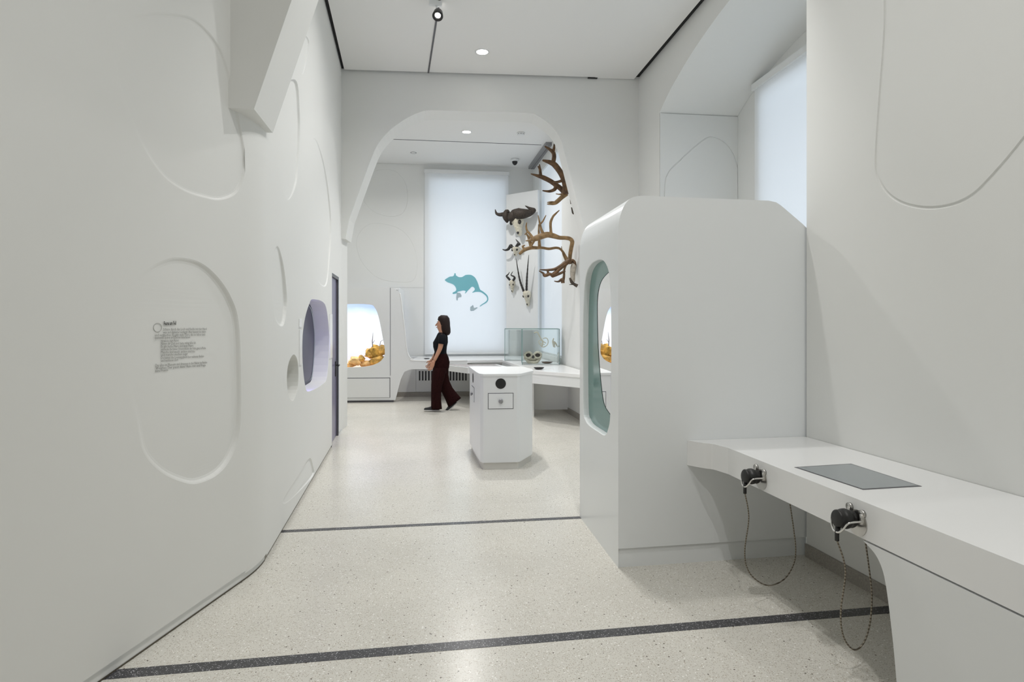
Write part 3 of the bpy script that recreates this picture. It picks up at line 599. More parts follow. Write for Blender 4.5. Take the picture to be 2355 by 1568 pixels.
# counter top along the back and right of the back room
ct = thing('corner_counter', 'white L-shaped counter running below the back blind to the right', 'counter', (-0.4, 12.6, 0))
a0 = WC.p(prof[8].x-0.15, 0, -0.065); a1c = WC.p(WC.sz(1075, 829).x, 0, 0)
ctop = [(a0.x, a0.y), (a1c.x, a1c.y-0.0), (-0.20, 12.05), (0.12, 10.5), (0.318, 9.40), (1.0, 8.72), (1.10, 8.72), (1.09, 9.35), (0.50, 13.25), (0.36, 13.55), (-2.3, 13.2), (a0.x, 13.1)]
c0 = hslab(ctop, 0.745, 0.80).build('counter_top', SOLID, ct); bevel(c0, 0.006)
ap_ = [(-1.25, 11.87), (-0.20, 12.06), (0.12, 10.51), (0.32, 9.41), (1.0, 8.735), (1.07, 8.75)]
mb = MB(); 
for i in range(1, len(ap_)-1):
    a, b = Vector(ap_[i]), Vector(ap_[i+1]); t = (b-a).normalized(); n_ = Vector((t.y, -t.x)) if False else Vector((-t.y, t.x))
    mb.add([Vector((q.x, q.y, z)) for q in (a, b, b+n_*0.03, a+n_*0.03) for z in (0.60, 0.745)], [(0,1,3,2),(2,3,5,4),(4,5,7,6),(6,7,1,0),(0,2,4,6),(1,3,5,7)])
mb.build('apron', LACQ, ct)
MB().box((0.69, 10.36, 0.33), (0.66, 0.03, 0.54), 0.08).build('back_board', WALL, ct)
MB().box((0.37, 10.33, 0.33), (0.012, 0.03, 0.54), 0.08).build('board_joint', DKGREY, ct)
hslab([(0.33, 9.95), (0.36, 9.95), (0.36, 10.35), (0.33, 10.35)], 0.0, 0.745).build('support_panel', WALL, ct)
ttb = thing('touch_table', 'low table with a pale mauve glass top behind the white kiosk', 'table', (-0.45, 11.5, 0))
tpoly = [(-1.42, 11.80), (-1.36, 11.74), (-0.80, 10.95), (-0.05, 10.95), (-0.10, 11.3), (-0.30, 11.90)]
hslab(tpoly, 0.62, 0.725).build('table_body', LACQ, ttb)
hslab([(-1.30, 11.76), (-0.78, 11.03), (-0.13, 11.03), (-0.36, 11.86)], 0.7255, 0.730).build('glass_top', PINKTOP, ttb)
MB().box((-0.5, 11.4, 0.31), (0.3, 0.3, 0.62)).build('pedestal', LACQ, ttb)

# radiator cover below the counter
WD = Wall(WC.p(0, 0, -0.85)[:2], WC.p(1, 0, -0.85)[:2], (0, 8))
ra = thing('radiator_cover', 'white radiator cover with dark vertical slots below back counter', 'radiator', WD.p(WD.sz(1000, 880).x, 0))
zt = 0.735
sA, sB, sC = WD.sz(905, 880).x, WD.sz(957, 880).x, WD.sz(1075, 880).x
slots = []; x = 963.5
pxs_ = [965+7.1*i for i in range(16)]
for p in pxs_:
    a, b = WD.sz(p-1.8, 853), WD.sz(p+1.8, 875); slots.append([Vector((a.x, b.y)), Vector((a.x, a.y)), Vector((b.x, a.y)), Vector((b.x, b.y))])
slab(WD, [(sB, 0.10), (sB, zt), (sC+0.1, zt), (sC+0.1, 0.10)], 0, -0.02, slots).build('cover_panel', LACQ, ra)
hbox(WD, sB, sC+0.1, 0.1, zt, -0.10, -0.12).build('inside_back', DKGREY, ra)
hbox(WD, sA-0.3, sB-0.008, 0.10, zt, 0, -0.02).build('side_panel', LACQ, ra)
hbox(WD, sA-0.3, sC+0.1, 0.0, 0.095, 0.02, -0.02).build('foot_board', STONE, ra)

# ------------------------------------------------------------------ kiosk
KO = [(-0.30, 6.37), (0.055, 6.40), (0.085, 6.425), (0.215, 6.76), (0.228, 6.82), (0.222, 7.05), (0.13, 7.40), (0.09, 7.43), (-0.46, 7.45), (-0.515, 7.42), (-0.385, 6.66), (-0.365, 6.56), (-0.335, 6.42)]
kc = Vector((-0.14, 6.9, 0))
def ko(off, z):
    q = inset([Vector(p) for p in KO], off); return [Vector((p.x, p.y, z)) for p in q]
ki = thing('exhibit_kiosk', 'white free-standing pedestal kiosk with round black hole and small drawer', 'kiosk', kc)
kb = MB().rings([ko(0, 0.075), ko(0, 0.978)]).build('body', LACQ, ki)
MB().rings([ko(0.02, 0.0), ko(0.02, 0.075)]).build('plinth', mat('pale_plinth', (0.62, 0.61, 0.57), 0.5), ki)
bevel(MB().rings([ko(-0.010, 0.978), ko(-0.010, 1.006)]).build('top_plate', LACQ, ki), 0.004)
WK = Wall(KO[0], KO[1], (0, 0))
WKl = Wall(KO[10], KO[9], (-3, 6)); kd = WKl.L/2
def kiosk_face(W, px, v, px2, v2, s=None, z=None, s2=None, z2=None):
    a = W.sz(px, v) if s is None else Vector((s, z)); b = W.sz(px2, v2) if s2 is None else Vector((s2, z2))
    r = 0.055 
    mb = MB(); mb.lathe(W.p(a.x, a.y, 0.0005), W.n, [(r, 0), (r, 0.003), (r*0.9, 0.004), (r*0.3, 0.0045)], 28); mb.build('sound_hole', BLKP, ki, True, label='black round opening')
    hw_, hh = 0.128, 0.078
    MB().box(W.p(b.x, b.y, 0.0), (2*hw_+0.012, 0.004, 2*hh+0.012), math.atan2(W.u.y, W.u.x)).build('drawer_gap', DKGREY, ki)
    d = bevel(MB().box(W.p(b.x, b.y, 0.002), (2*hw_, 0.010, 2*hh), math.atan2(W.u.y, W.u.x)).build('drawer', LACQ, ki), 0.002)
    kn = MB().lathe(W.p(b.x, b.y+0.0, 0.006), W.n, [(0.012, 0), (0.012, 0.01), (0.024, 0.014), (0.024, 0.022), (0.012, 0.026)], 20).build('knob', GREYM, d, True)
    kn.parent = d; kn.matrix_parent_inverse = Matrix.Identity(4)
kiosk_face(WK, 1151.5, 882, 1151.5, 922)
kiosk_face(WKl, 0, 0, 0, 0, s=kd, z=WK.sz(1151.5, 882).y, s2=kd, z2=WK.sz(1151.5, 922).y)

# ------------------------------------------------------------------ glass cases
def vitrine(x0, x1, y0, y1, z0, z1, lb):
    c = Vector(((x0+x1)/2, (y0+y1)/2, z0)); t = thing('glass_case', lb, 'glass case', c, 'glass cases on the counter')
    g = 0.006
    for a, b, cc, d in ((x0, x1, y0, y0+g), (x0, x1, y1-g, y1), (x0, x0+g, y0+g, y1-g), (x1-g, x1, y0+g, y1-g)):
        MB().box(((a+b)/2, (cc+d)/2, (z0+z1)/2), (b-a-0.0004, d-cc-0.0004, z1-z0)).build('glass_side', GLASS, t)
    MB().box((c.x, c.y, z1+g/2), (x1-x0, y1-y0, g)).build('glass_lid', GLASS, t)
    e = MB(); r = 0.007
    for p in ((x0, y0), (x1, y0), (x0, y1), (x1, y1)): e.box((p[0], p[1], (z0+z1)/2), (r, r, z1-z0))
    for yy in (y0, y1): e.box((c.x, yy, z1+g), (x1-x0, r, r))
    for xx in (x0, x1): e.box((xx, c.y, z1+g), (r, y1-y0, r))
    e.build('edge_joint', GEDGE, t)
    MB().box((c.x, c.y, z0+0.007), (x1-x0-0.02, y1-y0-0.02, 0.012)).build('base_board', SOLID, t)
    return t
vitrine(0.175, 0.83, 10.62, 11.15, 0.801, 1.42, 'clear glass case holding animal skulls and bones, nearest on counter')
vitrine(-0.14, 0.20, 11.72, 12.15, 0.801, 1.41, 'smaller empty-looking glass case behind the bone case')
# bones in the nearer case
jz = 0.835; 
js = thing('toothed_skull', 'pale rounded skull with two big eye rings in glass case', 'skull', (0.36, 10.86, 0.815))
mb = MB(); mb.ell((0.36, 10.9, 0.905), (0.15, 0.11, 0.075)); mb.build('braincase', BONE, js, True)
for cx_ in (0.29, 0.455):
    mb = MB(); mb.tube([Vector((cx_+0.062*math.cos(a), 10.80, 0.96+0.052*math.sin(a))) for a in [i*math.pi/8 for i in range(17)]], 0.02, 8); mb.build('eye_ring', BONE, js, True)
    MB().ell((cx_, 10.83, 0.96), (0.045, 0.03, 0.04)).build('eye_socket', FURB, js, True)
mb = MB().tube([(0.24, 10.84, 0.90), (0.30, 10.78, 0.84), (0.37, 10.76, 0.835), (0.44, 10.78, 0.84), (0.50, 10.84, 0.90)], [.022, .026, .024, .026, .022], 10, 5).build('jaw', BONE, js, True)
MB().ell((0.375, 10.79, 0.93), (0.025, 0.02, 0.03)).build('nose_opening', HORN, js, True)
def bones(name, lb, strokes, m=BONE, y=10.9):
    mb = MB()
    for pts, r in strokes: mb.tube([at(1150+px/5.6, 730+v/5.6, y) for px, v in pts], r, 8, 4)
    return mb.build(name, m, smooth=True, label=lb, cat='bone')
PALE = mat('pale_bone', (0.68, 0.64, 0.52), 0.6)
bones('small_skeleton', 'curved thin ring-shaped skeleton mounted upright in glass case', [([(440,200),(480,190),(520,260),(550,310),(540,370)], [.012,.012,.010,.014,.012]), ([(550,270),(600,265),(620,310),(600,360),(550,380),(510,340),(500,300),(540,290)], .008), ([(545,300),(590,330)], .008), ([(520,330),(575,350)], .007)], PALE)
bones('small_skeleton', 'short forked leg bones mounted at right in glass case', [([(690,265),(680,310),(690,380)], [.008,.014,.008]), ([(690,310),(715,330),(740,380)], [.012,.014,.006]), ([(700,320),(705,385)], [.012,.008])], PALE)
for px, v, lb in ((545, 380, 'clear rod holding the ring-shaped skeleton'), (700, 385, 'clear rod holding the forked leg bones')):
    p = at(1150+px/5.6, 730+v/5.6, 10.9); MB().box((p.x, p.y, (p.z+0.815)/2), (0.006, 0.006, p.z-0.816)).build('display_rod', GLASS, label=lb, cat='stand')
def dish(x, y, z, r, lb, m): return MB().lathe((x, y, z), (0, 0, 1), [(r*0.45, 0), (r*0.8, 0.012), (r, 0.03), (r*0.9, 0.032), (r*0.6, 0.022), (0.001, 0.018)], 28).build('shallow_dish', m, smooth=True, label=lb, cat='dish', group='dark shallow dishes')
dish(0.62, 10.80, 0.8145, 0.105, 'brown shallow dish inside the glass case', BROWN)
dish(0.425, 9.62, 0.8005, 0.085, 'dark shallow dish on counter in front of glass case', HORN)
hslab([(0.52, 9.63), (0.66, 9.60), (0.66, 9.66), (0.53, 9.68)], 0.8005, 0.806).build('card_label', SOLID, label='thin white card lying beside the dark dish', cat='card')

# ------------------------------------------------------------------ white cabin (block)
bu = Vector((1.271, 0.21, 0)).normalized(); bvv = Vector((-0.127, 0.99, 0)).normalized()
B0 = Vector((0.669, 3.83, 0)); WBk = Wall(B0[:2], (B0+bu)[:2], (0, 0)); DEP = 1.02
bs = lambda px, v: WBk.sz(px, v)
SR = 1.308
topz = 2.349
pf = [Vector((0, 0.0)), Vector((0, 2.08))]+open_smooth([Vector((0, 2.10)), bs(1423.5, 512), bs(1428, 492), bs(1436, 472), bs(1449, 457), bs(1463, 451.5), bs(1480, 450)], 4)+[Vector((bs(1768, 460).x, topz-0.003))]+[bs(1785, 465), bs(1797, 473), bs(1845, 514)]+[Vector((SR, bs(1854, 525).y)), Vector((SR, 0.0))]
cabn = thing('exhibit_cabin', 'tall white chamfered cabin with green-tinted side window', 'cabin', B0)
n = len(pf); fz = [Vector((p.x, max(p.y, 0.122))) for p in pf]
mb = MB()
for dd_ in (0.0, DEP): mb.add([B0+bu*p.x+bvv*dd_+Vector((0, 0, p.y)) for p in (fz if dd_ == 0 else pf)], tess([fz if dd_ == 0 else pf]))
for i in range(1, n-1):
    a, b = fz[i], fz[i+1]; mb.add([B0+bu*a.x+Vector((0, 0, a.y)), B0+bu*b.x+Vector((0, 0, b.y)), B0+bu*b.x+bvv*DEP+Vector((0, 0, b.y)), B0+bu*a.x+bvv*DEP+Vector((0, 0, a.y))], [(0, 1, 2, 3)])
cb_ = mb.build('shell', CABL, cabn)
for p_ in cb_.data.polygons:
    if len(p_.vertices) == 4: p_.use_smooth = True
bm_ = bmesh.new(); bm_.from_mesh(cb_.data); bmesh.ops.remove_doubles(bm_, verts=[v for v in bm_.verts if v.co.z > 0.2], dist=1e-5)
for e_ in bm_.edges:
    if len(e_.link_faces) == 2 and e_.calc_face_angle(0) > 0.5: e_.smooth = False
bm_.to_mesh(cb_.data); bm_.free()
WS = Wall(B0[:2], (B0+bvv)[:2], (-2, 4))
SW = [(1385,597),(1396,612),(1402,640),(1405,700),(1406,800),(1405,900),(1403,960),(1399,985),(1391,1001),(1374,992),(1354,978),(1346,965),(1341,940),(1340,800),(1342,690),(1347,635),(1357,609),(1371,598)]
swl = closed_smooth(WS.pxs(SW), 4)
wall_mesh(WS, [(0, 0), (0, 2.08), (DEP, 2.08), (DEP, 0)], [(swl, [(0.004, 0.004), (0.006, 0.045)], None, False)]).build('window_side', CABL, cabn)
hbw = MB().add([B0+bu*s+Vector((0, 0, z))+bvv*d for s in (0.001, SR) for z in (0, 0.123) for d in (0.012, 0.04)], [(0,1,3,2),(4,6,7,5),(0,4,5,1),(2,3,7,6),(0,2,6,4),(1,5,7,3)]).build('plinth', CABL, cabn)
q = inset(swl, -0.004); MB().add([WS.p(a.x, a.y, -0.046) for a in q], tess([q])).build('glass_pane', GTEAL, cabn)
q = inset(swl, 0.004); q2 = inset(swl, 0.022)
MB().rings([[WS.p(a.x, a.y, -0.0445) for a in q], [WS.p(a.x, a.y, -0.0445) for a in q2]], caps=False).build('pane_seal', mat('dark_green_seal', (0.05, 0.13, 0.12), 0.4), cabn)
IN_ = [(1396,622),(1404,660),(1404.5,760),(1404,870),(1401,935),(1398,962),(1385,948),(1374,925),(1367,870),(1362,800),(1360,725),(1361,680),(1368,648),(1383,628)]
qi = closed_smooth(WS.pxs(IN_), 4); qo = inset(swl, 0.003)
MB().add([WS.p(a.x, a.y, -0.0435) for a in qo+qi], tess([qo, qi])).build('pane_border', mat('deep_green_border', (0.15, 0.29, 0.27), 0.12), cabn)
i0, i1 = 0.04, DEP-0.04
li = MB(); 
pts = [(i0, 0.5), (i1, 0.5), (i1, 2.05), (i0, 2.05)]
li.add([WS.p(s, z, d) for d in (-0.06, -0.75) for s, z in pts], [(4, 5, 6, 7), (0, 1, 5, 4), (1, 2, 6, 5), (2, 3, 7, 6), (3, 0, 4, 7)]); li.build('interior_lining', TEALIN, cabn)

# ------------------------------------------------------------------ bench
WX = Wall((1.304, 3.67), (1.304+0.167*4.4, 3.67-4.4), (0, 2))
be = thing('hanging_desk', 'long white wall-hung desk with curved end against the cabin', 'desk', (1.6, 3.0, 0))
fr = [gp(1593, 1018, .79)[:2], gp(1618, 1018.5, .79)[:2], gp(1640, 1021, .79)[:2], gp(1660, 1026, .79)[:2], (1.304, 3.67)]
e0 = WBk.p(WBk.s_of(*fr[0]), 0, 0.001); fr[0] = (e0.x, e0.y)
fr = [tuple(p)[:2] for p in open_smooth([(a[0], a[1], 0) for a in fr], 4)]
bp = fr+[WX.p(WX.L, 0)[:2], WG.p(WG.s_of(2.9, -0.78), 0, 0.004)[:2], WG.p(0.01, 0, 0.004)[:2], WBk.p(1.27, 0, 0.002)[:2]]
bt_ = hslab(bp, 0.632, 0.79).build('desk_top', SOLID, be); bevel(bt_, 0.004)
leg = [WX.sz(1985, 1250), WX.sz(2003, 1262), WX.sz(2018, 1283), WX.sz(2030, 1312), WX.sz(2038, 1350), WX.sz(2046, 1410), WX.sz(2056, 1500), WX.sz(2066, 1620)]
leg = [Vector((p.x, min(p.y, 0.624))) for p in leg]; leg[0].y = 0.624
legp = open_smooth(leg, 4)+[Vector((leg[-1].x+0.02, 0)), Vector((WX.L, 0)), Vector((WX.L, 0.624))]
slab(WX, legp, 0.0, -0.45).build('leg_panel', LACQ, be)
# touch screen inset
sc = [gp(1827, 1074, .791), gp(1957, 1066, .791), gp(2120, 1118, .791), gp(1985, 1126, .791)]
ts = thing('touch_screen', 'grey flat touch screen set flush in the white desk', 'screen', sum(sc, Vector())/4)
hslab([p[:2] for p in sc], 0.7885, 0.7915).build('screen_bezel', DKGREY, ts)
c = sum(sc, Vector())/4
hslab([(c+(p-c)*0.95)[:2] for p in sc], 0.7917, 0.7922).build('screen_glass', SCREEN, ts)

# handset, bracket, cable
def handset(px, v, scl, place, cable, side):
    a = WX.sz(px, v); O = WX.p(a.x, a.y); N = WX.n; U = WX.u; Z = Vector((0, 0, 1))
    Q = lambda s, z, d: O+U*s*scl+Z*z*scl+N*d*scl
    br = thing('handset_bracket', 'steel fork bracket on desk edge '+place, 'bracket', O, 'steel handset brackets')
    mb = MB(); mb.lathe(Q(0.012, -0.012, 0.0), N, [(0.056*scl, 0), (0.056*scl, 0.004)], 28); mb.build('back_plate', STEEL, br)
    for s_, zc in ((-0.03, 0.045), (0.045, 0.035)):
        mb = MB(); mb.lathe(Q(s_, zc, 0.0), N, [(0.017*scl, 0), (0.017*scl, 0.012)], 18); mb.tube([Q(s_, zc, 0.004), Q(s_, -0.01, 0.006)], 0.012*scl, 8)
        mb.build('mounting_tab', STEEL, br, True)
    PS = bpy.data.materials.get('polished_steel') or mat('polished_steel', (0.75, 0.74, 0.72), 0.2, metal=1.0)
    for sg in (-1, 1):
        MB().tube([Q(0.050*sg, 0.004, 0.0), Q(0.051*sg, 0.004, 0.055), Q(0.047*sg, -0.004, 0.078), Q(0.036*sg, -0.028, 0.088), Q(0.018*sg, -0.046, 0.094), Q(0.004*sg, -0.05, 0.096)], 0.0045*scl, 8, 5).build('fork_arm', PS, br, True)
    hs = thing('audio_handset', 'black round listening handset held in the bracket '+place, 'handset', O, 'black audio handsets')
    mb = MB(); mb.lathe(Q(0, 0, 0.012), N+Z*0.10, [(0.012, 0), (0.034, 0.002), (0.038, 0.012), (0.036, 0.022), (0.040, 0.028), (0.043, 0.040), (0.041, 0.056), (0.034, 0.062), (0.036, 0.068), (0.036, 0.080), (0.030, 0.085), (0.005, 0.087)], 24)
    mb.build('handset_body', BLKP, hs, True)
    MB().tube([Q(0, -0.028, 0.085), Q(0, -0.06, 0.09), Q(0, -0.088, 0.09)], [0.011*scl, 0.009*scl, 0.009*scl], 12).build('cable_sleeve', BLKP, hs, True)
    st = Q(0, -0.086, 0.09)
    pts = [st]+[Vector(at(p[0], p[1], st.y+(p[2])) ) for p in cable]
    P, R = crv(pts, [0.0036]*len(pts), 14)
    MB().tube(P, R, 8).build('braided_cord', CABLE, hs, True, label='looped metal-braided cord')
handset(1748, 1096, 1.0, 'nearer the cabin', [(1722,1190,.02),(1713,1262,.04),(1717,1302,.06),(1735,1330,.08),(1768,1346,.11),(1803,1332,.14),(1824,1300,.17),(1830,1265,.18),(1825,1215,.20),(1814,1140,.22)], 1)
handset(1968, 1193, 1.0, 'nearest the camera', [(1944,1310,.01),(1934,1400,.02),(1936,1448,.03),(1948,1480,.05),(1968,1494,.07),(1988,1474,.09),(2001,1430,.11),(2005,1370,.12),(1999,1310,.14),(1988,1230,.16)], 1)

# ------------------------------------------------------------------ wall text
dg = lambda: bpy.context.evaluated_depsgraph_get()
WTd = Wall(W1.p(0, 0, -0.020)[:2], W1.p(1, 0, -0.020)[:2], (0, 3))
wt = thing('info_text', 'small black printed text block inside the large oval relief on left wall', 'sign', WTd.p(*WTd.sz(420, 800)))
def depth_at(s, z): return 0.022*f1[2](s, z)
def text(lines, name, m, h, bold=0.0):
    V, Fc = [], []
    for (px0, v0, px1, v1, tx) in lines:
        cu = bpy.data.curves.new('txt', 'FONT'); cu.body = tx; cu.size = 1; cu.resolution_u = 1; cu.offset = bold
        to = bpy.data.objects.new('txt', cu); COL.objects.link(to); bpy.context.view_layer.update()
        me = bpy.data.meshes.new_from_object(to.evaluated_get(dg())); xs = [v.co.x for v in me.vertices]; x0, x1 = min(xs), max(xs)
        a, b = W1.sz(px0, v0), W1.sz(px1, v1); k = len(V)
        for v in me.vertices:
            t = (v.co.x-x0)/(x1-x0); p = a+(b-a)*t; z = p.y+v.co.y*h
            V.append(W1.p(p.x, z, -depth_at(p.x, z)+0.005))
        Fc += [tuple(i+k for i in p.vertices) for p in me.polygons]
        bpy.data.objects.remove(to); bpy.data.meshes.remove(me); bpy.data.curves.remove(cu)
    return obj(name, V, Fc, m, wt)
text([(377.5, 747.5, 407, 746.5, 'Fauna am Fell')], 'title', INK, 0.026, 0.03)
body = [(376,760,480,758.5,'Schaue durch das Loch und fuehle mit der Hand'),(376,767,478,765,'was sich dahinter verbirgt. Hier kannst du raten'),(356,773.5,476,771.5,'und vergleichen. Es gibt viele Tiere, die so leben und'),(356,779.5,441,777.5,'spannende Spuren und Zeichen hinterlassen.'),
 (371,787,413,785,'Hinweise zum Raten'),(371,793,455,790.5,'Nimm dir Zeit und taste ruhig alles ab.'),(371,799.5,448,797,'Es gibt kurze Haare und lange Haare'),(371,806,478,802.5,'entdecke die feinen Unterschiede der Felle ganz in Ruhe'),(371,812.5,452,810,'Manche sind weich, andere sind rau'),(371,819,435,816,'und manche stechen sogar'),(371,825.5,473,821.5,'Du kannst die Loesung gleich hier nebenan finden'),(371,832,412,830,'und nachlesen dort'),
 (358,843,481,835.5,'Das alles im Museum und draussen in der Natur zu finden'),(358,849.5,478,842,'Welches Tier passt dazu? Rate mit und frage'),(357,856,388,853,'deine Freunde')]
text(body, 'paragraph', INKL, 0.019)
c_ = W1.sz(364.5, 753)
MB().tube([W1.p(c_.x+0.027*math.cos(a), c_.y+0.021*math.sin(a), -depth_at(c_.x, c_.y)+0.001) for a in [i*math.pi/12 for i in range(25)]], 0.0012, 6).build('round_icon', mat('light_grey_ink', (0.42, 0.42, 0.41), 0.6), wt)

# ------------------------------------------------------------------ ceiling fittings and their light
def lamp_light(x, y, z, e, r, parent, col=(1.0, 0.982, 0.955), name='lamp_light', spread=2.7):
    l = bpy.data.lights.new(name, 'AREA'); l.shape = 'DISK'; l.size = r*2; l.energy = e; l.color = col; l.spread = spread
    o = bpy.data.objects.new(name, l); COL.objects.link(o); o.location = (x, y, z); o.parent = parent
    o.matrix_parent_inverse = Matrix.Translation(-Vector(parent.location)); return o
def downlight(x, y, z, e, lb, lit=True, r=0.075, lr=None, spread=2.7):
    t = thing('recessed_downlight', lb, 'light', (x, y, z), 'recessed ceiling downlights')
    MB().lathe((x, y, z), (0, 0, -1), [(r*1.25, -0.02), (r*1.25, 0.006), (r*1.0, 0.006), (r*1.0, 0.0)], 28, caps=False).build('ring', LACQ if lit else GREYM, t, True)
    MB().lathe((x, y, z), (0, 0, -1), [(r*0.98, -0.01), (r*0.98, 0.003)], 28).build('diffuser', LAMP if lit else CEIL, t)
    if lit and e: lamp_light(x, y, z-0.02, e, lr or r, t, spread=spread)
    return t
p = gp(1109, 119, ZC); downlight(p.x, p.y, ZC, HALL_E*0.7, 'bright round downlight in the hall ceiling before the arch', spread=1.7)
p = gp(1073, 303, ZB); downlight(p.x, p.y, ZB, BACK_E, 'bright round downlight in the back room ceiling')
p = gp(951, 351, ZB); downlight(p.x, p.y, ZB, 0, 'unlit round downlight at left of back room ceiling', False, 0.05)
downlight(0.55, 4.4, ZC, HALL_E*0.6, 'ceiling downlight over the hall above the cabin', lr=0.05)
downlight(-0.3, 6.2, ZC, HALL_E*0.75, 'added unseen fill downlight over the middle of the hall', lr=0.08)  # added out of view to brighten the walls near the arch
downlight(0.55, 2.2, ZC, FRONT_E*1.2, 'ceiling downlight over the front bay near the arch rib', lr=0.05, spread=2.6)
downlight(0.6, 0.3, ZC, FRONT_E*1.2, 'added unseen fill downlight over the front bay desk', lr=0.06, spread=2.2)  # added out of view for frontal light on cabin and desk
downlight(-3.2, 10.6, ZB, BACK_E*0.35, 'added unseen fill downlight over the diorama cabinet', lr=0.12)  # unseen fixture added to light the cabinet front
# spot on a ceiling track
ta, tb = gp(1006, 30, ZC), gp(985, 167, ZC)
tk = thing('ceiling_track', 'thin black track line across the hall ceiling', 'track', ta)
d_ = (tb-ta); rz = math.atan2(d_.y, d_.x)
a_ = ta-d_*0.35; b_ = tb
MB().box((a_+b_)/2-Vector((0, 0, 0.002)), ((b_-a_).length, 0.022, 0.012), rz).build('track_rail', DKGREY, tk)
sp = thing('track_spotlight', 'small black-ringed spotlight hanging from the ceiling track', 'light', gp(1004, 14, ZC))
s0 = at(1007, 34, 6.75)
MB().box(Vector((s0.x-0.03, s0.y+0.02, ZC-0.04)), (0.05, 0.14, 0.05), rz).build('track_adapter', LACQ, sp)
MB().tube([(s0.x-0.02, s0.y+0.02, ZC-0.06), (s0.x-0.01, s0.y+0.01, s0.z+0.05)], 0.012, 8).build('stem', LACQ, sp)
ax = Vector((0.0, -0.62, -0.78)).normalized()
MB().lathe(s0-ax*0.09, ax, [(0.02, 0.03), (0.05, 0.04), (0.058, 0.11), (0.060, 0.12), (0.036, 0.12), (0.030, 0.095)], 28, caps=False).build('lamp_head', BLKP, sp, True)
MB().lathe(s0-ax*0.09, ax, [(0.029, 0.093), (0.029, 0.096)], 24).build('lens', LAMP, sp)
# ceiling sockets and small fittings
MB().box(gp(1362, 181, ZC)+Vector((0.0, -0.02, 0.0)), (0.14, 0.06, 0.02), 0.07).build('ceiling_fitting', BLKP, label='short black fitting at the hall ceiling edge above the arch', cat='fitting')
a_, b_ = gp(905, 320, ZB), gp(1245, 333, ZB); d_ = b_-a_
MB().box((a_+b_)/2, (d_.length, 0.018, 0.010), math.atan2(d_.y, d_.x)).build('ceiling_track', DKGREY, label='thin dark slot line across the back room ceiling', cat='track')
a_, b_ = gp(905, 378, ZB), gp(1225, 387, ZB)
du = thing('ceiling_duct', 'grey metal duct running along right edge of back room ceiling', 'duct', (0.6, 12.4, ZB))
a_, b_ = gp(1263, 328, 4.99), gp(1222, 388, 4.95); d_ = b_-a_
MB().box((a_+b_)/2, (d_.length, 0.13, 0.06), math.atan2(d_.y, d_.x)).build('duct_body', GREYM, du)
MB().box((a_+b_)/2-Vector((0, 0, 0.032)), (d_.length, 0.012, 0.004), math.atan2(d_.y, d_.x)).build('seam', DKGREY, du)
p = gp(1184, 374, ZB-0.08); dc = thing('dome_camera', 'small black dome camera under the back room ceiling', 'camera', (p.x, p.y, ZB))
MB().lathe((p.x, p.y, ZB), (0, 0, -1), [(0.085, 0), (0.085, 0.05), (0.07, 0.055)], 24).build('housing', LACQ, dc, True)
MB().ell((p.x, p.y, ZB-0.06), (0.058, 0.058, 0.075)).build('dome', BLKP, dc, True)
p = gp(1198, 305, ZB); sd = thing('smoke_detector', 'pale round smoke detector with slots on back room ceiling', 'detector', (p.x, p.y, ZB))
MB().lathe((p.x, p.y, ZB), (0, 0, -1), [(0.07, 0), (0.07, 0.02), (0.05, 0.045), (0.03, 0.05)], 24).build('detector_body', LACQ, sd, True)
for i in range(8):
    a = i*math.pi/4; MB().box((p.x+0.061*math.cos(a), p.y+0.061*math.sin(a), ZB-0.03), (0.004, 0.026, 0.012), a).build('vent_slot', GREYM, sd)
mb = MB().box((p.x+0.03, p.y-0.75, ZB-0.004), (0.09, 0.09, 0.012)); mb.build('ceiling_plate', GREYM, label='small flat grey plate next to the smoke detector', cat='fitting')
# small dark item on the counter by the blind
MB().ell((-1.72, 12.3, 0.81), (0.06, 0.04, 0.012)).build('small_object', DKGREY, smooth=True, label='small dark flat object on counter left of walking person', cat='object')

